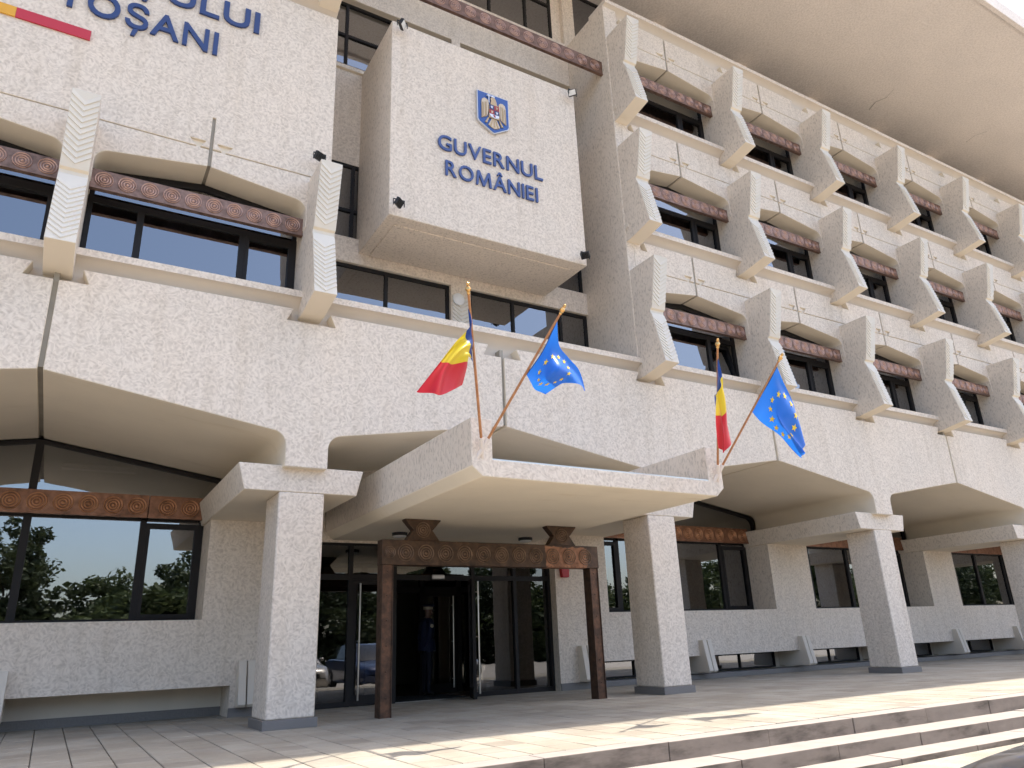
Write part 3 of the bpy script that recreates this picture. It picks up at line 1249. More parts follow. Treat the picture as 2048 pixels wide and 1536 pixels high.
# ground floor windows under the vaults
for n, (a, b2) in enumerate(openings):
    kc = round((((a + b2) / 2) - X0) / U)
    xm = XK(kc)
    y = YG
    L, Rr = a + 0.004, b2 - 0.004
    vl, vr = XK(kc - 1) + 0.03 + 0.30, XK(kc + 1) + 0.03 - 0.30
    mA, mB = xm - 1.6, xm + 1.6
    zs, zc = 0.52, 2.10
    b = MB()
    d = 0.08
    b.box(L, L + 0.07, y, y + d, zs, zc).box(Rr - 0.07, Rr, y, y + d, zs, zc)
    b.box(xm - 0.055, xm + 0.055, y - 0.01, y + d, zs, PZ - 0.05)
    for mm in (mA, mB):
        b.box(mm - 0.045, mm + 0.045, y - 0.005, y + d, zs, zc)
    for (p, q) in ((L + 0.07, mA - 0.045), (mA + 0.045, xm - 0.055), (xm + 0.055, mB - 0.045), (mB + 0.045, Rr - 0.07)):
        b.box(p, q, y, y + d, zs, zs + 0.06)
        b.box(p, q, y, y + d, zc, zc + 0.06)
    sl = 0.153
    arcL = [(vl, 2.62)] + list(reversed([(xx, zz) for xx, zz in arc(vl + 0.20, 2.66, -0.20, 0.20, 0, 78, 6)][::-1]))
    outer = [(vl + 0.005, 2.45), (vl + 0.005, 2.66)] + [(px + 0.0, pz - 0.0) for px, pz in arc(vl + 0.20, 2.66, -0.195, 0.195, 8, 78, 5)] + [(xm, PZ - 0.005)] + \
            [(px, pz) for px, pz in reversed(arc(vr - 0.20, 2.66, 0.195, 0.195, 8, 78, 5))] + [(vr - 0.005, 2.66), (vr - 0.005, 2.45)]
    inner = [(xm + (px - xm) * 0.972, pz - (0.062 if pz > 2.5 else 0.0)) for px, pz in outer]
    s = len(b.v)
    for yy in (y, y + d):
        b.v += [(px, yy, pz) for px, pz in outer]
        b.v += [(px, yy, pz) for px, pz in inner]
    no = len(outer)
    for i in range(no - 1):
        b.f.append((s + i, s + i + 1, s + no + i + 1, s + no + i))
        b.f.append((s + 2 * no + i, s + 3 * no + i, s + 3 * no + i + 1, s + 2 * no + i + 1))
        b.f.append((s + no + i, s + no + i + 1, s + 3 * no + i + 1, s + 3 * no + i))
    w = b.build('window', 'dark_frame', B, smooth=0)
    for (p, q) in ((L + 0.07, mA - 0.045), (mA + 0.045, xm - 0.055), (xm + 0.055, mB - 0.045), (mB + 0.045, Rr - 0.07)):
        pane(p, q, y + 0.03, zs + 0.06, zc, w)
    for (p, q) in ((mB + 0.045, Rr - 0.07), (L + 0.07, mA - 0.045)):
        sb = MB()
        sb.box(p, p + 0.06, y - 0.02, y + 0.02, zs + 0.06, zc - 0.04).box(q - 0.06, q, y - 0.02, y + 0.02, zs + 0.06, zc - 0.04)
        sb.box(p + 0.06, q - 0.06, y - 0.02, y + 0.02, zs + 0.06, zs + 0.12).box(p + 0.06, q - 0.06, y - 0.02, y + 0.02, zc - 0.12, zc - 0.04)
        sb.build('sash', 'dark_frame', w, smooth=0)
    # gable lights left and right of the centre mullion
    half = [p for p in inner if p[0] < xm - 0.01]
    MB().prism([(xm - 0.055, zc + 0.06)] + [(half[0][0], zc + 0.06)] + half + [(xm - 0.055, PZ - 0.075)], 'y', y + 0.03, y + 0.04).build('pane', 'window_glass', w, smooth=0)
    half = [p for p in inner if p[0] > xm + 0.01]
    MB().prism([(xm + 0.055, zc + 0.06), (xm + 0.055, PZ - 0.075)] + half + [(half[-1][0], zc + 0.06)], 'y', y + 0.03, y + 0.04).build('pane', 'window_glass', w, smooth=0)
    # copper band in two lengths
    xsplit = xm + 1.63
    cxs = [xm + 0.09 + 0.343 * i for i in range(-8, 5)]
    cxs = [q for q in cxs if q > a + 0.15]
    copper_band(a + 0.002, xsplit - 0.006, 3.27, 3.34, 2.12, 2.48, cxs if n < 2 else [], 0.135, 'copper_orange', False)
    copper_band(xsplit + 0.006, b2 - 0.06, 3.27, 3.34, 2.12, 2.48, [xsplit + 0.28, xsplit + 0.62] if n < 2 else [], 0.135, 'copper_orange', False)
    copper_band(b2 - 0.05, b2 - 0.004, 3.24, 3.42, 2.10, 2.42, [], 0.1, 'copper_edge', False)

# --- entrance canopy: a trough of concrete
CX0, CX1, CYF = 3.90, 7.90, -2.60
cp = [(CX0, 1.94), (CX0 + 0.14, 1.82), (CX1 - 0.14, 1.82), (CX1, 1.94), (CX1, 2.52), (CX1 - 0.27, 2.52), (CX1 - 0.27, 2.03), (CX0 + 0.28, 2.03), (CX0 + 0.28, 2.52), (CX0, 2.52)]
MB().prism(cp, 'y', CYF, 2.925).build('canopy', ('stucco', 'stucco_fine', 'soffit_plaster'), B, pick=wall_pick, bevel=0.012)
MB().box(CX0 + 0.281, CX1 - 0.271, CYF + 0.012, CYF + 0.06, 2.025, 2.045).build('canopy_flashing', 'steel', B, smooth=0)

# --- entrance glazing
ED = 2.95


def door_leaf(name, x0, x1, z0, z1, y, parent, handle_x, fw=0.075):
    b = MB()
    b.box(x0, x0 + fw, y, y + 0.06, z0, z1).box(x1 - fw, x1, y, y + 0.06, z0, z1)
    b.box(x0 + fw, x1 - fw, y, y + 0.06, z0, z0 + 0.16).box(x0 + fw, x1 - fw, y, y + 0.06, z1 - fw, z1)
    d = b.build(name, 'dark_frame', parent, smooth=0)
    pane(x0 + fw, x1 - fw, y + 0.025, z0 + 0.16, z1 - fw, d, 'door_glass')
    h = MB()
    h.tube((handle_x, y - 0.06, z0 + 0.08), (handle_x, y - 0.06, z1 - 0.06), 0.016, 0.016, 10)
    for zz in (z0 + 0.25, (z0 + z1) / 2, z1 - 0.25):
        h.tube((handle_x, y - 0.06, zz), (handle_x, y + 0.005, zz), 0.010, 0.010, 8)
    h.build('handle', 'steel', d)
    return d


eb = MB()
f = 0.07
ztop, ztr = 1.79, 1.20
mull_x = [3.41, 4.40, 5.22, 6.80, 7.72, 8.52]
eb.box(3.38, 8.55, ED, ED + 0.09, ztop - 0.05, ztop)
for mx in mull_x:
    eb.box(mx - f / 2, mx + f / 2, ED - 0.004, ED + 0.09, ZG, ztop - 0.05)
for i in range(len(mull_x) - 1):
    eb.box(mull_x[i] + f / 2, mull_x[i + 1] - f / 2, ED, ED + 0.09, ztr - 0.05, ztr + 0.04)
    if i in (0, 3, 4):
        eb.box(mull_x[i] + f / 2, mull_x[i + 1] - f / 2, ED, ED + 0.09, ZG, ZG + 0.08)
ent = eb.build('entrance_frame', 'dark_frame', B, smooth=0)
for i in range(len(mull_x) - 1):
    pane(mull_x[i] + f / 2, mull_x[i + 1] - f / 2, ED + 0.04, ztr + 0.04, ztop - 0.05, ent, 'door_glass')
    if i in (0, 3, 4):
        pane(mull_x[i] + f / 2, mull_x[i + 1] - f / 2, ED + 0.04, ZG + 0.08, ztr - 0.05, ent, 'door_glass')
door_leaf('door_leaf', 4.44, 5.18, ZG + 0.01, ztr - 0.055, ED + 0.01, B, 4.56)
# the leaf that stands open, hinged on the right of the doorway
dl = door_leaf('door_leaf', 6.02, 6.76, ZG + 0.01, ztr - 0.055, ED + 0.01, B, 6.10)
hinge = Vector((6.76, ED + 0.01, 0))
rotm = Matrix.Translation(hinge) @ Matrix.Rotation(math.radians(68), 4, 'Z') @ Matrix.Translation(-hinge)
for o in [dl] + [c for c in bpy.data.objects if c.parent == dl]:
    o.data.transform(rotm)
# inner doors of the porch
YI = 4.75
ib = MB()
for mx in (4.4, 5.3, 6.55, 7.4, 8.3):
    ib.box(mx - 0.05, mx + 0.05, YI, YI + 0.08, ZG, 1.55)
ib.box(3.6, 8.5, YI, YI + 0.08, 1.05, 1.17).box(3.6, 8.5, YI, YI + 0.08, 1.55, 1.62)
inn = ib.build('inner_frame', 'dark_frame', B, smooth=0)
door_leaf('door_leaf', 6.60, 7.34, ZG + 0.01, 1.05, YI + 0.01, B, 7.24)
pane(7.45, 8.25, YI + 0.04, ZG, 1.05, inn, 'door_glass')
# lobby shell
lb = MB()
lb.box(3.3, 8.7, 3.10, 9.0, ZG - 0.05, ZG + 0.004)
lb.build('lobby_floor', 'interior_floor', B, smooth=0)
MB().box(3.3, 8.7, 8.9, 9.0, ZG, 2.4).box(3.2, 3.3, 3.1, 9.0, ZG, 2.4).box(8.7, 8.8, 3.6, 9.0, ZG, 2.4).box(3.3, 8.7, 3.45, 9.0, 2.05, 2.15).build('lobby_shell', 'interior_dark', B, smooth=0)
MB().box(5.25, 6.77, ED - 0.02, ED + 0.08, ZG, ZG + 0.012).build('threshold', 'steel', B, smooth=0)

# --- roller blinds at different heights behind some upper windows
for (k, r, drop, half) in ((3, 1, 0.42, 0), (3, 2, 0.50, 0), (4, 2, 0.30, 0), (5, 0, 0.35, 1), (6, 1, 0.55, 0), (7, 2, 0.40, 1), (4, 0, 0.18, 1), (8, 0, 0.5, 0), (6, 2, 0.25, 1)):
    x0_, x1_ = XK(k) + 0.26, XK(k + 1) - 0.26
    xm_ = XK(k) + 0.165 + 0.72 * (U - 0.33)
    x0_, x1_ = (x0_, xm_ - 0.06) if half == 0 else (xm_ + 0.06, x1_)
    zt_ = 6.0 + FLOOR_H * r
    MB().box(x0_, x1_, 0.64, 0.648, zt_ - drop, zt_).box(x0_, x1_, 0.632, 0.656, zt_ - drop - 0.02, zt_ - drop).build('blind', 'white_paint', B, smooth=0)

# --- interiors behind the windows
def room(x0, x1, y0, y1, z0, z1, mat='interior_wall'):
    v = [(x0, y0, z0), (x1, y0, z0), (x1, y1, z0), (x0, y1, z0), (x0, y0, z1), (x1, y0, z1), (x1, y1, z1), (x0, y1, z1)]
    fcs = [(0, 1, 2, 3), (7, 6, 5, 4), (1, 2, 6, 5), (2, 3, 7, 6), (3, 0, 4, 7)]
    make('interior_room', v, fcs, mat, B, smooth=0, fix=False)


for k in range(3, KEND):
    for r in range(3):
        room(XK(k) + 0.12, XK(k + 1) - 0.12, 0.61, 5.0, 4.9 + FLOOR_H * r, 6.85 + FLOOR_H * r)
for k in (-2, -1, 0):
    room(XK(k) + 0.12, XK(k + 1) - 0.12, 0.61, 5.0, 4.9, 6.85)
room(2.9, 8.9, YR + 0.22, 6.0, 4.9, 6.6)
room(2.9, 8.9, YR + 0.22, 6.0, 6.9, 8.7)
room(2.9, 8.9, YR + 0.3, 6.0, 10.7, 12.6)
room(2.9, XEND, YR + 0.35, 7.0, 13.65, 15.95)
for (a, b2) in openings:
    room(a - 0.5, b2 + 0.5, 3.58, 8.0, -0.1, 3.4)
    room(a - 0.5, b2 + 0.5, 3.62, 6.0, ZG - 0.6, -0.3, 'interior_dark')
    # long ceiling lamp and desk things near the glass
    MB().box((a + b2) / 2 + 0.3, (a + b2) / 2 + 1.5, 5.2, 5.4, 3.26, 3.34).build('ceiling_lamp', 'white_paint', B, smooth=0)
MB().box(XWEST, XEND, 9.2, 9.4, ZG, 16.3).build('rear_wall', 'plaster', B, smooth=0)
MB().box(XWEST - 0.3, XWEST, 0.0, 9.2, ZG, 16.0).build('end_wall', WALL, B, pick=wall_pick, smooth=0)
MB().box(XEND, XEND + 0.3, 0.0, 9.2, ZG, 16.0).build('end_wall', WALL, B, pick=wall_pick, smooth=0)

# ------------------------------------------------------------------ copper portal in front of the entrance
P = empty('copper_portal', (5.9, 0.45, ZG))
tag(P, 'riveted dark copper portal with ring medallions standing before the glass entrance', 'portal')
PY0, PY1 = 0.38, 0.58
pb = MB().box(3.98, 7.86, PY0, PY1, 1.135, 1.50).build('beam', 'copper_dark', P, bevel=0.008)
for x in [4.35 - 0.325] + [4.35 + 0.3235 * i for i in range(11)]:
    medallion(x if x > 4.1 else 4.10, PY0 - 0.002, 1.315, 0.125 if x > 4.1 else 0.085, 'copper_dark_ring', pb)
rv = MB()
for i in range(48):
    rv.lathe([(0.007, 0.0), (0.006, -0.006), (0.002, -0.008)], (4.04 + 0.0795 * i, PY0, 1.485), 'y', 6)
    rv.lathe([(0.007, 0.0), (0.006, -0.006), (0.002, -0.008)], (4.04 + 0.0795 * i, PY0, 1.152), 'y', 6)
kind(rv.build('rivets', 'copper_edge', P), 'stuff')
for (px, flip) in ((3.99, 1), (7.67, -1)):
    po = MB().box(px + 0.012, px + 0.158, PY0 + 0.02, PY1 - 0.02, ZG, 1.135).build('post', 'copper_post', P, smooth=0)
    fl_ = MB().box(px, px + 0.011, PY0 + 0.005, PY1, ZG, 1.134).box(px + 0.159, px + 0.17, PY0 + 0.005, PY1, ZG, 1.134)
    fl_.build('flange', 'copper_edge', po, smooth=0)
    r2 = MB()
    for i in range(34):
        zz = ZG + 0.05 + i * 0.058
        for dx in (0.024, 0.146):
            r2.lathe([(0.006, 0.0), (0.005, -0.005), (0.002, -0.007)], (px + dx, PY0 + 0.02, zz), 'y', 6)
    for i in range(6):
        r2.lathe([(0.013, 0.0), (0.011, -0.010), (0.003, -0.013)], (px + 0.085, PY0 + 0.02, ZG + 0.25 + 0.34 * i), 'y', 8)
    kind(r2.build('rivets', 'copper_edge', po), 'stuff')
for bx in (4.64, 7.16):
    prof = [(bx - 0.27, 1.501), (bx + 0.27, 1.501), (bx + 0.155, 1.655), (bx + 0.29, 1.80), (bx + 0.29, 1.819), (bx - 0.29, 1.819), (bx - 0.29, 1.80), (bx - 0.155, 1.655)]
    bt = MB().prism(prof, 'y', PY0 + 0.03, PY1 - 0.03).build('bow_tie_block', 'copper_dark', P, bevel=0.005)
    medallion(bx, PY0 + 0.027, 1.66, 0.115, 'copper_dark_ring', bt)

# ------------------------------------------------------------------ ceiling lamps under the canopy
for (lx, lab) in ((4.83, 'round black ceiling lamp under the canopy beside the left copper block'), (7.30, 'round black ceiling lamp under the canopy beside the right copper block')):
    L = empty('ceiling_lamp', (lx, 1.80, 1.78))
    tag(L, lab, 'lamp', 'round lamps under the canopy')
    MB().lathe([(0.10, 0.0), (0.13, -0.005), (0.13, -0.05), (0.115, -0.055)], (lx, 1.80, 1.819), 'z', 24).build('housing', 'black_metal', L)
    MB().lathe([(0.112, 0.0), (0.105, -0.016), (0.06, -0.025), (0.01, -0.027)], (lx, 1.80, 1.763), 'z', 24).build('diffuser', 'lamp_glass', L)

# round white wall lamp on the recess post
rl = empty('wall_lamp', (5.88, YR - 0.11, 6.19))
tag(rl, 'round white wall lamp on the chevron post behind the flags', 'lamp')
MB().lathe([(0.115, 0.0), (0.125, -0.03), (0.12, -0.05)], (5.83, YR - 0.112, 6.20), 'y', 24).build('rim', 'lamp_glass', rl)
MB().lathe([(0.108, 0.0), (0.09, -0.02), (0.04, -0.032), (0.005, -0.034)], (5.83, YR - 0.162, 6.20), 'y', 24).build('diffuser', 'white_paint', rl)

# ------------------------------------------------------------------ lettering
M_RATIO = 1.18


def glyph(ch, size, mat, parent, x, z, y, depth=0.03, bold=0.0, sx=1.0):
    """one raised letter standing at x (left edge) on base line z; returns its width"""
    if ch == 'M':
        _, h1 = glyph_width('E', 1.0, 0)
        Hc = h1 * size + bold
        Wc = M_RATIO * Hc * sx
        pts = [(0, 0), (.13, 0), (.195, .68), (.44, .0), (.56, 0), (.805, .68), (.87, 0), (1, 0), (.91, 1), (.76, 1), (.5, .27), (.24, 1), (.09, 1)]
        MB().prism([(x + a * Wc, z - bold + b_ * Hc) for a, b_ in pts], 'y', y - depth, y).build('letter', mat, parent, smooth=0)
        return Wc
    cu = bpy.data.curves.new('glyph', 'FONT')
    cu.body = ch
    cu.size = size
    cu.extrude = depth / 2
    cu.offset = bold
    cu.resolution_u = 4
    tmp = bpy.data.objects.new('glyph', cu)
    COL.objects.link(tmp)
    dg = bpy.context.evaluated_depsgraph_get()
    me = bpy.data.meshes.new_from_object(tmp.evaluated_get(dg))
    bpy.data.objects.remove(tmp)
    x0 = min(v.co.x for v in me.vertices)
    x1 = max(v.co.x for v in me.vertices)
    for v in me.vertices:
        v.co = Vector(((v.co.x - x0) * sx + x, y - (v.co.z + depth / 2), v.co.y + z))
    me.materials.clear()
    me.materials.append(MATS[mat])
    for p in me.polygons:
        p.use_smooth = False
    bm = bmesh.new()
    bm.from_mesh(me)
    bmesh.ops.recalc_face_normals(bm, faces=bm.faces)
    bm.to_mesh(me)
    bm.free()
    o = bpy.data.objects.new('letter', me)
    COL.objects.link(o)
    attach(o, parent)
    return (x1 - x0) * sx


def glyph_width(ch, size, bold):
    if ch == 'M':
        h1 = glyph_width('E', 1.0, 0)[1]
        return M_RATIO * (h1 * size + bold), h1 * size
    cu = bpy.data.curves.new('glyph', 'FONT')
    cu.body = ch
    cu.size = size
    cu.offset = bold
    tmp = bpy.data.objects.new('glyph', cu)
    COL.objects.link(tmp)
    dg = bpy.context.evaluated_depsgraph_get()
    me = bpy.data.meshes.new_from_object(tmp.evaluated_get(dg))
    bpy.data.objects.remove(tmp)
    xs = [v.co.x for v in me.vertices]
    zs = [v.co.y for v in me.vertices]
    w, h = max(xs) - min(xs), max(zs)
    bpy.data.meshes.remove(me)
    return w, h


def word(text, cap_h, x0, x1, z, y, mat, parent, bold=0.012, gap=0.16):
    """letters of cap height cap_h filling x0..x1"""
    _, h1 = glyph_width('E', 1.0, 0)
    size = (cap_h - 2 * bold) / h1
    ws = [glyph_width(c, size, bold)[0] for c in text]
    KERN = {'VE': -0.25, 'TO': -0.45, 'OT': -0.45, 'ȘA': -0.5, 'UV': -0.2, 'MÂ': -0.2, 'ÂN': -0.2, 'AN': -0.3, 'LU': -0.2}
    gaps = [gap * cap_h * (1 + KERN.get(text[i:i + 2], 0)) for i in range(len(text) - 1)]
    sx = (x1 - x0 - sum(gaps)) / sum(ws)
    x = x0
    for i, c in enumerate(text):
        w = glyph(c, size, mat, parent, x, z + bold, y, 0.035, bold, sx)
        x += w + (gaps[i] if i < len(gaps) else 0)


YBX = 0.03
T1 = empty('wall_lettering', (5.85, YBX, 8.3))
tag(T1, 'raised blue letters GUVERNUL on the projecting box below the crest', 'lettering')
word('GUVERNUL', 0.305, 4.735, 6.93, 8.285, YBX - 0.006, 'letter_blue_light', T1, 0.003)
T2 = empty('wall_lettering', (5.85, YBX, 7.8))
tag(T2, 'raised blue letters ROMÂNIEI, the lower line on the projecting box', 'lettering')
word('ROMÂNIEI', 0.305, 4.875, 6.795, 7.775, YBX - 0.006, 'letter_blue_light', T2, 0.003)
T3 = empty('wall_lettering', (0, 0.03, 9.4))
tag(T3, 'large dark blue letters JUDEȚULUI, upper line on the blank left wall', 'lettering')
word('JUDEȚULUI', 0.41, -1.78, 1.585, 9.365, 0.03 - 0.006, 'letter_blue', T3, 0.008)
T4 = empty('wall_lettering', (-0.4, 0.03, 8.7))
tag(T4, 'large dark blue letters BOTOȘANI, lower line on the blank left wall', 'lettering')
word('BOTOȘANI', 0.42, -1.92, 1.005, 8.68, 0.03 - 0.006, 'letter_blue', T4, 0.008)
ST = empty('colour_stripe', (-1.9, 0.03, 8.3))
tag(ST, 'flat blue, yellow and red stripe under the large letters on the left wall', 'stripe')
for (a, b2, mm) in ((-3.30, -2.422, 'stripe_blue'), (-2.42, -1.532, 'stripe_yellow'), (-1.53, -0.645, 'stripe_red')):
    MB().box(a, b2, 0.002, 0.026, 8.225, 8.385).build('stripe_field', mm, ST, smooth=0)

# ------------------------------------------------------------------ crest
CR = empty('crest', (5.87, YBX, 9.4))
tag(CR, 'blue shield crest with golden eagle above the lettering on the box', 'crest')
sy = YBX - 0.03


def flat(name, pts, y0, y1, mat, parent, bevel=0.0):
    return MB().prism(pts, 'y', y0, y1).build(name, mat, parent, bevel=bevel, smooth=30)


cx, cz = 5.875, 9.43
shape = [(-0.34, 0.43), (0.34, 0.43), (0.34, -0.22), (0.31, -0.27), (0.02, -0.445), (-0.02, -0.445), (-0.31, -0.27), (-0.34, -0.22)]
rim = flat('shield_rim', [(cx + a, cz + b2) for a, b2 in shape], sy - 0.02, YBX - 0.001, 'silver', CR, 0.004)
flat('shield_field', [(cx + a * 0.955, cz + b2 * 0.965) for a, b2 in shape], sy - 0.026, sy - 0.0205, 'shield_blue', CR)
yE = sy - 0.027


def sym(pts):
    return [(cx + a, cz + b2) for a, b2 in pts]


for sgn in (-1, 1):
    wing = [(0.10, 0.16), (0.115, 0.235), (0.15, 0.27), (0.20, 0.275), (0.245, 0.24), (0.262, 0.17), (0.262, -0.19), (0.225, -0.165), (0.19, -0.145), (0.15, -0.12), (0.135, -0.08)]
    wg = flat('wing', sym([(sgn * a, b2) for a, b2 in wing]), yE - 0.020, yE, 'gold_light', CR, 0.003)
    for i in range(4):
        xx = 0.150 + 0.030 * i
        fe = [(xx - 0.010, 0.20 - 0.015 * i), (xx + 0.012, 0.20 - 0.015 * i), (xx + 0.016, -0.10 - 0.02 * i), (xx - 0.002, -0.115 - 0.02 * i)]
        flat('feather', sym([(sgn * a, b2) for a, b2 in fe]), yE - 0.030, yE - 0.0205, 'gold' if i % 2 else 'gold_light', wg, 0.002)
body = [(-0.075, 0.16), (-0.06, 0.26), (-0.07, 0.30), (-0.045, 0.335), (-0.005, 0.345), (0.03, 0.325), (0.05, 0.28), (0.075, 0.18), (0.115, 0.14), (0.115, -0.14), (-0.115, -0.14), (-0.115, 0.14)]
flat('body', sym(body), yE - 0.028, yE, 'gold', CR, 0.003)
cr = MB().prism(sym([(-0.115, 0.19), (-0.098, 0.19), (-0.098, 0.385), (-0.115, 0.385)]), 'y', yE - 0.034, yE - 0.005)
cr.prism(sym([(-0.145, 0.338), (-0.116, 0.338), (-0.116, 0.358), (-0.145, 0.358)]), 'y', yE - 0.034, yE - 0.005)
cr.prism(sym([(-0.097, 0.338), (-0.068, 0.338), (-0.068, 0.358), (-0.097, 0.358)]), 'y', yE - 0.034, yE - 0.005)
cr.build('cross', 'silver', CR, smooth=0)
flat('crown', sym([(-0.05, 0.345), (0.02, 0.345), (0.03, 0.385), (0.005, 0.365), (-0.015, 0.39), (-0.035, 0.365), (-0.06, 0.385)]), yE - 0.026, yE - 0.004, 'silver', CR)
tail = [(-0.05, -0.145), (0.05, -0.145), (0.125, -0.30), (0.075, -0.335), (0.0, -0.36), (-0.075, -0.335), (-0.125, -0.30)]
tl = flat('tail', sym(tail), yE - 0.018, yE, 'gold_light', CR, 0.003)
for a in (-0.06, 0.0, 0.06):
    flat('feather', sym([(a * 0.45 - 0.012, -0.155), (a * 0.45 + 0.012, -0.155), (a * 1.4 + 0.016, -0.33), (a * 1.4 - 0.016, -0.33)]), yE - 0.026, yE - 0.0185, 'gold', tl, 0.002)
for sgn, nm in ((-1, 'sword'), (1, 'mace')):
    flat(nm, sym([(sgn * 0.10, -0.135), (sgn * 0.135, -0.15), (sgn * 0.195, -0.265), (sgn * 0.155, -0.275)]), yE - 0.022, yE, 'gold', CR, 0.003)
q = [('enamel_blue', [(-0.105, 0.155), (-0.002, 0.155), (-0.002, 0.045), (-0.105, 0.045)]),
     ('enamel_red', [(0.002, 0.155), (0.105, 0.155), (0.105, 0.045), (0.002, 0.045)]),
     ('enamel_red', [(-0.105, 0.042), (-0.002, 0.042), (-0.002, -0.055), (-0.105, -0.055)]),
     ('enamel_blue', [(0.002, 0.042), (0.105, 0.042), (0.105, -0.055), (0.002, -0.055)]),
     ('silver', [(-0.105, -0.058), (0.105, -0.058), (0.085, -0.115), (0.0, -0.138), (-0.085, -0.115)])]
for mm, pts in q:
    fld = flat('quarter', sym(pts), yE - 0.036, yE - 0.0285, mm, CR)
for (a, b2, mm) in ((-0.053, 0.10, 'silver'), (0.053, 0.10, 'gold'), (-0.053, -0.008, 'gold_light'), (0.053, -0.008, 'silver'), (0.0, -0.09, 'enamel_red')):
    flat('charge', sym([(a - 0.03, b2 + 0.02), (a - 0.008, b2 + 0.01), (a, b2 + 0.035), (a + 0.008, b2 + 0.01), (a + 0.03, b2 + 0.02), (a + 0.012, b2 - 0.012), (a + 0.018, b2 - 0.035), (a, b2 - 0.02), (a - 0.018, b2 - 0.035), (a - 0.012, b2 - 0.012)]), yE - 0.042, yE - 0.0365, mm, CR)


# ------------------------------------------------------------------ floodlights
def floodlight(x, y, z, rz, tilt, label, body='black_metal'):
    F = empty('floodlight', (x, y, z))
    tag(F, label, 'floodlight', 'small floodlights on the facade')
    mt = Matrix.Translation((x, y, z)) @ Matrix.Rotation(rz, 4, 'Z') @ Matrix.Rotation(tilt, 4, 'X')
    h = MB().box(-0.085, 0.085, -0.03, 0.03, -0.065, 0.065)
    for i in range(5):
        h.box(-0.07 + 0.03 * i, -0.055 + 0.03 * i, 0.03, 0.045, -0.055, 0.055)
    o = h.build('housing', body, F, bevel=0.005)
    o.data.transform(mt)
    g = MB().box(-0.072, 0.072, -0.034, -0.0305, -0.052, 0.052).build('lens', 'lamp_glass', F, smooth=0)
    g.data.transform(mt)
    a = MB().box(-0.10, -0.09, -0.01, 0.01, -0.01, 0.10).box(0.09, 0.10, -0.01, 0.01, -0.01, 0.10).box(-0.10, 0.10, -0.01, 0.01, 0.10, 0.11)
    a.tube((0, 0, 0.105), (0, 0.11, 0.105), 0.012, 0.012, 8)
    b = a.build('bracket', body, F, smooth=0)
    b.data.transform(Matrix.Translation((x, y, z - 0.05)))


floodlight(3.98, -0.13, 10.58, 0.9, 0.5, 'small floodlight at the top left corner of the projecting box')
floodlight(7.70, -0.13, 10.56, -0.9, 0.5, 'small floodlight at the top right corner of the projecting box')
floodlight(3.96, -0.13, 6.86, 3.9, -0.6, 'small black floodlight at the lower left corner of the projecting box')
floodlight(7.70, -0.13, 6.82, 2.2, -0.9, 'small floodlight at the lower right corner of the projecting box')
floodlight(2.62, -0.16, 7.28, 3.6, -0.5, 'small black floodlight behind the fin left of the projecting box')

# ------------------------------------------------------------------ red alarm and exit lamp
AL = empty('fire_alarm', (8.78, YW, 1.3))
tag(AL, 'red fire alarm sounder on the wall right of the glass entrance', 'fire alarm')
MB().prism([(8.63, 1.52), (8.86, 1.52), (8.83, 1.20), (8.67, 1.20)], 'y', YW - 0.09, YW - 0.001).build('housing', 'alarm_red', AL, bevel=0.012)
MB().box(8.68, 8.82, YW - 0.098, YW - 0.0905, 1.40, 1.46).build('lens', 'enamel_red', AL, smooth=0)
EX = empty('emergency_lamp', (6.06, ED, 1.2))
tag(EX, 'small white emergency lamp over the open doorway', 'lamp')
MB().box(5.93, 6.18, ED - 0.06, ED - 0.005, 1.165, 1.245).build('housing', 'steel', EX, bevel=0.006)
MB().box(5.945, 6.165, ED - 0.066, ED - 0.0605, 1.18, 1.23).build('diffuser', 'white_paint', EX, smooth=0)
DM = MB().box(5.30, 6.70, 3.12, 4.35, ZG + 0.006, ZG + 0.02).build('door_mat', 'door_mat', None, bevel=0.004)
tag(DM, 'black door mat on the porch floor behind the open door', 'mat')

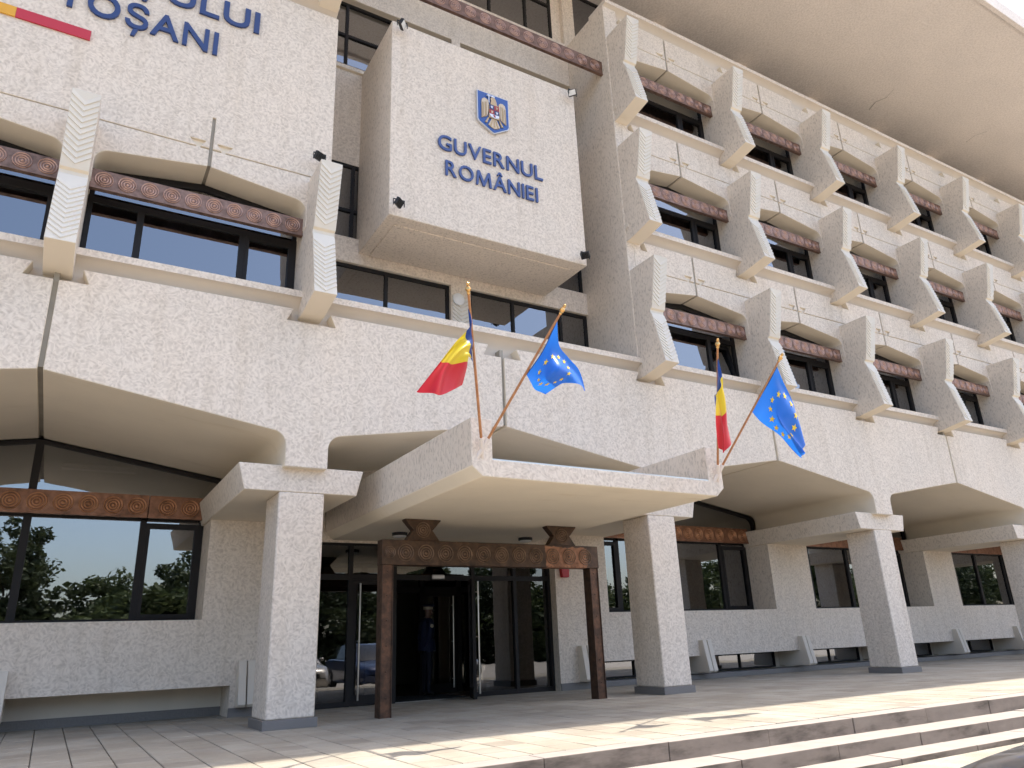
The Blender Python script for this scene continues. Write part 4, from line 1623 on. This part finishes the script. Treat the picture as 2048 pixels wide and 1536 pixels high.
# ------------------------------------------------------------------ flags
FL = {
    'tri_a': [[(3.441, -3.46, 3.465), (3.499, -3.4, 3.292), (3.307, -3.34, 3.046), (3.088, -3.34, 2.737), (2.899, -3.36, 2.461)],
              [(3.56, -3.28, 3.201), (3.581, -3.26, 3.123), (3.368, -3.42, 2.969), (3.184, -3.44, 2.696), (3.118, -3.42, 2.429)],
              [(3.674, -3.12, 2.902), (3.604, -3.22, 2.951), (3.526, -3.3, 2.969), (3.54, -3.22, 2.865), (3.52, -3.18, 2.683)]],
    'blue_a': [[(4.60, -3.48, 3.54), (4.674, -3.36, 3.276), (4.864, -3.3, 3.171), (5.027, -3.26, 3.052), (5.138, -3.22, 2.814)],
               [(4.512, -3.28, 3.215), (4.504, -3.34, 3.036), (4.538, -3.44, 2.885), (4.707, -3.36, 2.864), (4.782, -3.34, 2.838)],
               [(4.36, -3.13, 2.94), (4.426, -3.12, 2.833), (4.479, -3.14, 2.791), (4.533, -3.16, 2.749), (4.58, -3.18, 2.706)]],
    'tri_b': [[(7.19, -3.46, 3.557), (7.267, -3.4, 3.35), (7.332, -3.36, 3.074), (7.366, -3.34, 2.748), (7.384, -3.32, 2.385)],
              [(7.30, -3.3, 3.238), (7.246, -3.36, 3.111), (7.177, -3.42, 2.909), (7.16, -3.42, 2.565), (7.141, -3.4, 2.202)],
              [(7.43, -3.08, 2.95), (7.389, -3.14, 3.092), (7.35, -3.2, 2.997), (7.268, -3.24, 2.66), (7.188, -3.26, 2.319)]],
    'blue_b': [[(8.34, -3.47, 3.55), (8.498, -3.42, 3.381), (8.672, -3.38, 3.117), (8.804, -3.34, 2.809), (8.9, -3.3, 2.527)],
               [(8.22, -3.3, 3.255), (8.296, -3.34, 3.08), (8.345, -3.42, 2.807), (8.56, -3.36, 2.594), (8.784, -3.32, 2.373)],
               [(8.10, -3.11, 2.96), (8.235, -3.14, 2.835), (8.397, -3.2, 2.676), (8.641, -3.22, 2.492), (8.847, -3.24, 2.317)]],
}


def catmull(pts, t):
    n = len(pts) - 1
    s = min(int(t * n), n - 1)
    u = t * n - s
    p = [Vector(pts[max(0, min(n, s + d))]) for d in (-1, 0, 1, 2)]
    return 0.5 * ((2 * p[1]) + (p[2] - p[0]) * u + (2 * p[0] - 5 * p[1] + 4 * p[2] - p[3]) * u * u + (3 * p[1] - p[0] - 3 * p[2] + p[3]) * u ** 3)


def flag_surface(key, ph):
    ctl = FL[key]

    def S_(u, v):
        cols = [catmull(row, u) for row in ctl]
        p = catmull(cols, v)
        amp = 0.022 * min(1.0, u * 2.5)
        w = math.sin(2 * math.pi * (v * 2.2 + u * 0.5) + ph) * amp + math.sin(2 * math.pi * (v * 1.1 - u * 1.3) + ph * 2) * amp * 0.7
        return p + Vector((0.25 * w, -w, 0.1 * w))
    return S_


def build_flag(key, base, tip, mat, label, group, stars, ph):
    F = empty('flag', base)
    tag(F, label, 'flag', group)
    base = Vector(base)
    tip = Vector(tip)
    d = (tip - base).normalized()
    MB().tube(base + d * 0.02, tip, 0.017, 0.014, 10).build('pole', 'pole_wood', F)
    fn = MB()
    u = d.orthogonal().normalized()
    w = d.cross(u)
    prof = [(0.016, -0.01), (0.022, 0.005), (0.018, 0.02), (0.030, 0.035), (0.034, 0.055), (0.024, 0.075), (0.014, 0.085), (0.022, 0.10), (0.016, 0.12), (0.004, 0.128)]
    s = 0
    n = 12
    for (r, h) in prof:
        for i in range(n):
            t = 2 * math.pi * i / n
            fn.v.append(tuple(tip + d * h + u * (r * math.cos(t)) + w * (r * math.sin(t))))
    for k in range(len(prof) - 1):
        for i in range(n):
            j = (i + 1) % n
            fn.f.append((k * n + i, k * n + j, (k + 1) * n + j, (k + 1) * n + i))
    fn.build('finial', 'finial_gold', F)
    MB().tube(base - d * 0.20, base + d * 0.14, 0.026, 0.030, 12).build('socket', 'socket_paint', F)
    S_ = flag_surface(key, ph)
    nu, nv = 48, 32
    v, fcs, uvs = [], [], []
    for i in range(nu + 1):
        for j in range(nv + 1):
            v.append(tuple(S_(i / nu, j / nv)))
            uvs.append((i / nu, j / nv))
    for i in range(nu):
        for j in range(nv):
            a = i * (nv + 1) + j
            fcs.append((a, a + 1, a + nv + 2, a + nv + 1))
    o = make('cloth', v, fcs, mat, F, smooth=180, fix=False)
    uvl = o.data.uv_layers.new(name='UVMap')
    for lp in o.data.loops:
        uvl.data[lp.index].uv = uvs[lp.vertex_index]
    # sleeve round the pole
    h0, h1 = S_(0, 0), S_(0, 1)
    if stars:
        for i in range(12):
            a = math.pi * 2 * i / 12
            cu, cv = 0.50 + 0.25 * math.cos(a), 0.5 + 0.34 * math.sin(a)
            vv = []
            for side in (1, -1):
                for k in range(10):
                    r = 1.0 if k % 2 == 0 else 0.42
                    t = math.pi / 2 + k * math.pi / 5
                    uu, w2 = cu + 0.045 * r * math.cos(t), cv + 0.062 * r * math.sin(t)
                    p = S_(uu, w2)
                    e1 = S_(uu + 0.01, w2) - S_(uu - 0.01, w2)
                    e2 = S_(uu, w2 + 0.01) - S_(uu, w2 - 0.01)
                    nrm = e1.cross(e2).normalized()
                    vv.append(tuple(p + nrm * 0.006 * side))
                p = S_(cu, cv)
                vv.append(tuple(p + (S_(cu + 0.01, cv) - S_(cu - 0.01, cv)).cross(S_(cu, cv + 0.01) - S_(cu, cv - 0.01)).normalized() * 0.006 * side))
            ff = []
            for sidx in (0, 11):
                for k in range(10):
                    ff.append((sidx + k, sidx + (k + 1) % 10, sidx + 10))
            make('star', vv, ff, 'star_yellow', o, smooth=0, fix=False)
    return F


BL, BR = (4.02, -2.64, 2.13), (7.775, -2.64, 2.13)
build_flag('tri_a', BL, (3.42, -3.52, 3.60), 'cloth_tricolour', 'blue, yellow and red flag billowing out to the left on the left canopy corner', 'flags on the canopy', False, 0.4)
build_flag('blue_a', BL, (4.62, -3.52, 3.60), 'cloth_blue', 'glossy blue flag with yellow stars, bunched, on the left canopy corner', 'flags on the canopy', True, 1.2)
build_flag('tri_b', BR, (7.17, -3.50, 3.62), 'cloth_tricolour', 'narrow hanging blue, yellow and red flag on the right canopy corner', 'flags on the canopy', False, 2.0)
build_flag('blue_b', BR, (8.36, -3.50, 3.62), 'cloth_blue', 'blue flag with yellow stars spread wide on the right canopy corner', 'flags on the canopy', True, 2.9)

# ------------------------------------------------------------------ guard in the porch
def guard(x, y):
    H = 1.66
    G = empty('person', (x, y, ZG))
    tag(G, 'person in dark blue uniform and peaked cap standing inside the open doorway', 'person')
    s = H / 1.75
    # joints in a frame facing +X (to the right of the picture)
    J = {
        'pelvis': (0.0, 0.0, 0.96, 0.125), 'spine': (0.005, 0, 1.12, 0.125), 'chest': (0.01, 0, 1.33, 0.145), 'collar': (0.0, 0, 1.45, 0.085), 'neck': (0.015, 0, 1.52, 0.052), 'head0': (0.03, 0, 1.60, 0.075), 'head1': (0.035, 0, 1.69, 0.082), 'head2': (0.03, 0, 1.745, 0.06),
        'lhip': (0.0, 0.09, 0.90, 0.095), 'lknee': (0.015, 0.10, 0.50, 0.065), 'lank': (-0.01, 0.10, 0.09, 0.045), 'ltoe': (0.14, 0.11, 0.03, 0.038),
        'rhip': (0.0, -0.09, 0.90, 0.095), 'rknee': (0.015, -0.10, 0.50, 0.065), 'rank': (-0.01, -0.10, 0.09, 0.045), 'rtoe': (0.14, -0.11, 0.03, 0.038),
        'lsh': (0.0, 0.19, 1.42, 0.068), 'lel': (-0.06, 0.25, 1.14, 0.050), 'lwr': (-0.10, 0.12, 0.95, 0.034), 'lhd': (-0.115, 0.05, 0.915, 0.034),
        'rsh': (0.0, -0.19, 1.42, 0.068), 'rel': (-0.06, -0.25, 1.14, 0.050), 'rwr': (-0.10, -0.12, 0.95, 0.034), 'rhd': (-0.115, -0.05, 0.915, 0.034),
    }
    E_ = [('pelvis', 'spine'), ('spine', 'chest'), ('chest', 'collar'), ('collar', 'neck'), ('neck', 'head0'), ('head0', 'head1'), ('head1', 'head2'),
          ('pelvis', 'lhip'), ('lhip', 'lknee'), ('lknee', 'lank'), ('lank', 'ltoe'), ('pelvis', 'rhip'), ('rhip', 'rknee'), ('rknee', 'rank'), ('rank', 'rtoe'),
          ('collar', 'lsh'), ('lsh', 'lel'), ('lel', 'lwr'), ('lwr', 'lhd'), ('collar', 'rsh'), ('rsh', 'rel'), ('rel', 'rwr'), ('rwr', 'rhd')]
    names = list(J)
    # fingers: short chains rooted in each palm
    for sd, sg in (('l', 1), ('r', -1)):
        for i, (fx, L) in enumerate(((-0.024, 0.060), (-0.008, 0.070), (0.009, 0.066), (0.024, 0.052))):
            b = J[sd + 'hd']
            J[f'{sd}f{i}a'] = (b[0] + fx * 0.6, b[1] - sg * 0.035, b[2] - 0.015 + fx * 0.5, 0.011)
            J[f'{sd}f{i}b'] = (b[0] + fx * 0.6 - 0.01, b[1] - sg * (0.035 + L * 0.6), b[2] - 0.03 + fx * 0.6, 0.009)
            E_ += [(sd + 'hd', f'{sd}f{i}a'), (f'{sd}f{i}a', f'{sd}f{i}b')]
        b = J[sd + 'hd']
        J[sd + 'tha'] = (b[0] + 0.012, b[1] + sg * 0.005, b[2] + 0.035, 0.012)
        J[sd + 'thb'] = (b[0] + 0.016, b[1] - sg * 0.030, b[2] + 0.045, 0.010)
        E_ += [(sd + 'hd', sd + 'tha'), (sd + 'tha', sd + 'thb')]
    names = list(J)
    me = bpy.data.meshes.new('body')
    me.from_pydata([(x + J[n][0] * s, y + J[n][1] * s, ZG + J[n][2] * s) for n in names], [(names.index(a), names.index(b)) for a, b in E_], [])
    o = bpy.data.objects.new('body', me)
    COL.objects.link(o)
    o.modifiers.new('skin', 'SKIN')
    for i, n in enumerate(names):
        sk = me.skin_vertices[0].data[i]
        r = J[n][3] * s
        sk.radius = (r, r)
        if n in ('pelvis', 'spine', 'chest'):
            sk.radius = (r * 0.85, r * 1.25)
        sk.use_root = (n == 'pelvis')
    sub = o.modifiers.new('sub', 'SUBSURF')
    sub.levels = sub.render_levels = 2
    dg = bpy.context.evaluated_depsgraph_get()
    m2 = bpy.data.meshes.new_from_object(o.evaluated_get(dg))
    bpy.data.objects.remove(o)
    for mm in ('uniform', 'trousers', 'skin', 'rubber'):
        m2.materials.append(MATS[mm])
    for p in m2.polygons:
        h = (p.center.z - ZG) / s
        dx = abs(p.center.y - y) / s
        p.use_smooth = True
        if h > 1.50:
            p.material_index = 2
        elif h > 0.86:
            p.material_index = 2 if (p.center.x - x) / s < -0.07 and h < 0.965 and dx < 0.12 else 0
        elif h > 0.08:
            p.material_index = 1
        else:
            p.material_index = 3
    body = bpy.data.objects.new('body', m2)
    COL.objects.link(body)
    attach(body, G)
    hx, hz = x + 0.032 * s, ZG
    # skirt of the tunic
    MB().lathe([(0.165, 1.02), (0.172, 0.93), (0.182, 0.82), (0.174, 0.825)], (x + 0.0, y, ZG), 'z', 20).build('tunic_skirt', 'uniform', G)
    c = MB().lathe([(0.092, 0.0), (0.098, 0.03), (0.098, 0.055)], (hx, y, ZG + 1.672 * s), 'z', 20).build('cap_band', 'cap_white', G)
    MB().lathe([(0.098, 0.0), (0.125, 0.025), (0.128, 0.04), (0.10, 0.055), (0.02, 0.062)], (hx + 0.005, y, ZG + 1.724 * s), 'z', 20).build('cap', 'uniform', G)
    pk = []
    for i in range(9):
        t = math.radians(-70 + 140 * i / 8)
        pk.append((hx + 0.092 * math.cos(t), y + 0.092 * math.sin(t)))
    for i in range(8, -1, -1):
        t = math.radians(-70 + 140 * i / 8)
        pk.append((hx + 0.05 * math.cos(t) + 0.095, y + 0.085 * math.sin(t)))
    MB().prism(pk, 'z', ZG + 1.660 * s, ZG + 1.672 * s).build('cap_peak', 'black_metal', G)
    # face
    MB().prism([(hx + 0.075, 1.60 * s + ZG), (hx + 0.105, 1.595 * s + ZG), (hx + 0.078, 1.645 * s + ZG)], 'y', y - 0.012, y + 0.012).build('nose', 'skin', G)
    for sg in (-1, 1):
        MB().lathe([(0.002, -0.006), (0.009, -0.003), (0.009, 0.003), (0.002, 0.006)], (hx + 0.076, y + sg * 0.03, ZG + 1.638 * s), 'z', 8).build('eye', 'rubber', G)
        MB().lathe([(0.006, -0.006), (0.022, 0.0), (0.006, 0.008)], (hx - 0.005, y + sg * 0.078, ZG + 1.63 * s), 'y', 10).build('ear', 'skin', G)
    MB().box(hx + 0.078, hx + 0.084, y - 0.022, y + 0.022, ZG + 1.571 * s, ZG + 1.577 * s).build('mouth', 'enamel_red', G, smooth=0)
    # shoulder badge
    MB().lathe([(0.035, 0.0), (0.033, -0.006), (0.004, -0.008)], (x + 0.0, y - 0.262 * s, ZG + 1.34 * s), 'y', 14).build('badge', 'cap_white', G)
    return G


guard(6.36, 4.10)


# ------------------------------------------------------------------ parked cars
def car(cx_, nose_y, paint, label, L=4.3, W=1.78):
    z0 = -1.26
    C = empty('parked_car', (cx_, nose_y - L / 2, z0))
    tag(C, label, 'car', 'cars parked facing the building')
    # lower body: stations from nose (t=0) to tail; (t, half width, bottom, top, edge drop)
    st = [(0.00, 0.62, 0.36, 0.58, 0.10), (0.02, 0.74, 0.24, 0.68, 0.10), (0.06, 0.82, 0.20, 0.745, 0.08), (0.12, 0.87, 0.20, 0.80, 0.06), (0.20, 0.885, 0.20, 0.845, 0.05), (0.27, 0.89, 0.20, 0.89, 0.05),
          (0.34, 0.89, 0.20, 0.93, 0.04), (0.50, 0.89, 0.20, 0.95, 0.04), (0.70, 0.89, 0.20, 0.97, 0.04), (0.85, 0.88, 0.22, 1.00, 0.05), (0.95, 0.85, 0.26, 0.99, 0.07), (0.99, 0.78, 0.32, 0.92, 0.09), (1.0, 0.70, 0.38, 0.80, 0.1)]
    v, fcs = [], []
    ring = None
    for (t, hw, zb, zt, dr) in st:
        yy = nose_y - t * L
        hw *= W / 1.78
        pts = [(-hw * 0.90, zb), (-hw * 0.985, zb + 0.10), (-hw, zb + (zt - zb) * 0.55), (-hw * 0.985, zt - dr * 1.4), (-hw * 0.93, zt - dr * 0.55), (-hw * 0.80, zt - dr * 0.12), (-hw * 0.4, zt + 0.012), (0, zt + 0.02)]
        full = pts + [(-a, b) for a, b in reversed(pts[:-1])]
        ring = len(full)
        v += [(cx_ + a, yy, z0 + b) for a, b in full]
    for i in range(len(st) - 1):
        for j in range(ring):
            k = (j + 1) % ring
            fcs.append((i * ring + j, i * ring + k, (i + 1) * ring + k, (i + 1) * ring + j))
    fcs.append(tuple(range(ring)))
    fcs.append(tuple(range((len(st) - 1) * ring, len(st) * ring)))
    bodyo = make('body', v, fcs, paint, C, smooth=40)
    # cabin: glass house with roof
    cst = [(0.26, 0.80, 0.90, 0.90), (0.43, 0.66, 0.93, 1.40), (0.52, 0.64, 0.95, 1.455), (0.70, 0.63, 0.96, 1.45), (0.86, 0.62, 0.98, 1.36), (0.955, 0.70, 0.99, 1.00)]
    v, fcs, fm = [], [], []
    for (t, hw, zb, zt) in cst:
        yy = nose_y - t * L
        hb = 0.83
        v += [(cx_ - hb, yy, z0 + zb - 0.03), (cx_ - hw, yy, z0 + zt - 0.05), (cx_ - hw * 0.85, yy, z0 + zt), (cx_ + hw * 0.85, yy, z0 + zt), (cx_ + hw, yy, z0 + zt - 0.05), (cx_ + hb, yy, z0 + zb - 0.03)]
    for i in range(len(cst) - 1):
        for j in range(5):
            fcs.append((i * 6 + j, i * 6 + j + 1, (i + 1) * 6 + j + 1, (i + 1) * 6 + j))
            glassy = j in (0, 4) or (j == 2 and i in (0, 4))
            fm.append(0 if glassy else 1)
    make('cabin', v, fcs, ('car_glass', paint), C, fmat=fm, smooth=30, fix=False)
    for sgn in (-1, 1):
        for t in (0.19, 0.80):
            yy = nose_y - t * L
            wx = cx_ + sgn * (W / 2 - 0.10)
            w = MB()
            s = []
            prof = [(0.20, -0.10), (0.29, -0.10), (0.315, -0.07), (0.315, 0.07), (0.29, 0.10), (0.20, 0.10)]
            n = 24
            for (r, h) in prof:
                for i in range(n):
                    a = 2 * math.pi * i / n
                    w.v.append((wx + h, yy + r * math.cos(a), z0 + 0.315 + r * math.sin(a)))
            for k in range(len(prof) - 1):
                for i in range(n):
                    j = (i + 1) % n
                    w.f.append((k * n + i, k * n + j, (k + 1) * n + j, (k + 1) * n + i))
            ty = w.build('wheel', 'rubber', C)
            rm = MB()
            for k in range(5):
                a = 2 * math.pi * k / 5
                c1 = (wx + sgn * 0.085, yy, z0 + 0.315)
                c2 = (wx + sgn * 0.085, yy + 0.195 * math.cos(a), z0 + 0.315 + 0.195 * math.sin(a))
                rm.tube(c1, c2, 0.035, 0.025, 6)
            rm.build('rim', 'steel', ty)
        # lights and mirror
        hl = MB().prism([(cx_ + sgn * 0.48, z0 + 0.60), (cx_ + sgn * 0.815, z0 + 0.60), (cx_ + sgn * 0.80, z0 + 0.68), (cx_ + sgn * 0.60, z0 + 0.69)], 'y', nose_y - 0.50, nose_y - 0.24)
        hl.build('headlight', 'headlight_glass', C, bevel=0.01)
        MB().box(cx_ + sgn * 0.93 - 0.08, cx_ + sgn * 0.93 + 0.08, nose_y - 0.33 * L - 0.1, nose_y - 0.33 * L, z0 + 0.95, z0 + 1.07).build('mirror', paint, C, bevel=0.03)
    MB().box(cx_ - 0.45, cx_ + 0.45, nose_y - 0.05, nose_y + 0.004, z0 + 0.46, z0 + 0.58).build('grille', 'black_metal', C, bevel=0.01)
    MB().box(cx_ - 0.26, cx_ + 0.26, nose_y - 0.02, nose_y + 0.012, z0 + 0.30, z0 + 0.41).build('number_plate', 'white_paint', C, bevel=0.004)
    return C


car(4.12, -7.76, 'paint_grey', 'dark grey car whose bonnet edge shows in the bottom right corner')
car(6.85, -8.10, 'paint_silver', 'silver car parked beside the dark grey one, mirrored in the entrance glass')
car(9.55, -8.0, 'paint_navy', 'navy blue car parked third in the row, mirrored in the entrance glass')
car(12.3, -8.2, 'paint_black', 'black car parked last in the row facing the building')


# ------------------------------------------------------------------ trees across the street
def crown_mesh(name, rx, rz, n, mat, seed):
    rng = random.Random(seed)
    v, f = [], []
    clumps = []
    for i in range(46):
        while True:
            p = Vector((rng.uniform(-1, 1), rng.uniform(-1, 1), rng.uniform(-1, 1)))
            if 0.25 < p.length < 1:
                break
        clumps.append((Vector((p.x * rx, p.y * rx, p.z * rz)), rng.uniform(0.45, 0.95)))
    for i in range(n):
        c, r = clumps[i % len(clumps)]
        d = Vector((rng.gauss(0, 1), rng.gauss(0, 1), rng.gauss(0, 1))).normalized() * r * rng.uniform(0.5, 1.0)
        p = c + d
        a = Vector((rng.gauss(0, 1), rng.gauss(0, 1), rng.gauss(0, 0.6))).normalized()
        b = a.cross(Vector((rng.gauss(0, 1), rng.gauss(0, 1), rng.gauss(0, 1)))).normalized()
        s = rng.uniform(0.10, 0.20)
        k = len(v)
        v += [tuple(p - a * s), tuple(p + b * s * 0.55), tuple(p + a * s), tuple(p - b * s * 0.55)]
        f.append((k, k + 1, k + 2, k + 3))
    me = bpy.data.meshes.new(name)
    me.from_pydata(v, [], f)
    me.materials.append(MATS[mat])
    return me


CROWNS = [crown_mesh('crown', 2.6, 2.4, 7000, 'leaf_dark', 3), crown_mesh('crown', 2.2, 2.9, 7000, 'leaf_light', 5)]


def tree(x, y, h, ci, sc, label):
    T = empty('tree', (x, y, -1.26))
    tag(T, label, 'tree', 'trees far along the street' if x > 40 else 'trees across the street')
    t = MB()
    t.tube((x, y, -1.3), (x + 0.1, y, h * 0.45), 0.20 * sc, 0.13 * sc, 10)
    for i in range(7):
        a = i * 2.4
        b0 = Vector((x + 0.1, y, h * (0.22 + 0.04 * i)))
        t.tube(b0, b0 + Vector((math.cos(a) * 1.3 * sc, math.sin(a) * 1.3 * sc, 1.4 * sc)), 0.07 * sc, 0.025 * sc, 7)
    t.build('trunk', 'bark', T)
    o = bpy.data.objects.new('crown', CROWNS[ci])
    COL.objects.link(o)
    o.location = (x, y, h - 2.3 * sc)
    o.scale = (sc, sc, sc)
    o.rotation_euler = (0, 0, x)
    attach(o, T)


TREES = [(-7.0, -33, 5.6, 0, 1.0, 'dark green tree across the street, leftmost in the mirrored row'),
         (-2.6, -34, 7.6, 0, 1.05, 'tall dark tree mirrored at the left edge of the ground floor window'),
         (2.9, -35, 4.6, 1, 0.8, 'low light green tree mirrored in the middle of the left ground window'),
         (6.9, -34, 5.8, 0, 1.0, 'dark tree mirrored beside the sash of the left ground window'),
         (11.5, -33, 4.8, 1, 0.9, 'light green tree mirrored in the entrance glass'),
         (16.5, -34, 5.8, 0, 1.0, 'dark tree across the street behind the row of cars'),
         (22.5, -33, 5.4, 1, 1.0, 'light green tree across the street toward the right wing'),
         (29.0, -34, 6.0, 0, 1.1, 'dark green tree opposite the right wing'),
         (36.0, -33, 5.4, 1, 1.0, 'light green tree opposite the far right wing, rightmost of the row')]
for i in range(8):
    TREES.append((43.0 + 7.6 * i, -33 - (i % 3) * 2, 5.6 + (i % 4) * 0.5, i % 2, 1.25,
                  'tree far along the street, mirrored in the ground floor windows of the right wing'))
for a in TREES:
    tree(*a)


def shrub(x, y, ci, sc, label):
    T = empty('shrub', (x, y, -1.26))
    tag(T, label, 'shrub', 'shrubs across the street')
    t = MB()
    for i in range(4):
        a = i * 1.6 + x
        t.tube((x, y, -1.3), (x + 0.7 * math.cos(a), y + 0.7 * math.sin(a), 0.1), 0.05, 0.02, 6)
    t.build('stem', 'bark', T)
    o = bpy.data.objects.new('foliage', CROWNS[ci])
    COL.objects.link(o)
    o.location = (x, y, 0.9)
    o.scale = (sc * 1.3, sc, sc * 0.95)
    o.rotation_euler = (0, 0, x * 1.7)
    attach(o, T)


for i in range(12):
    shrub(-9 + 4.3 * i, -32.0 - (i % 3), i % 2, 1.25,
          'bushy shrub in the hedge row under the trees mirrored in the ground floor glass')
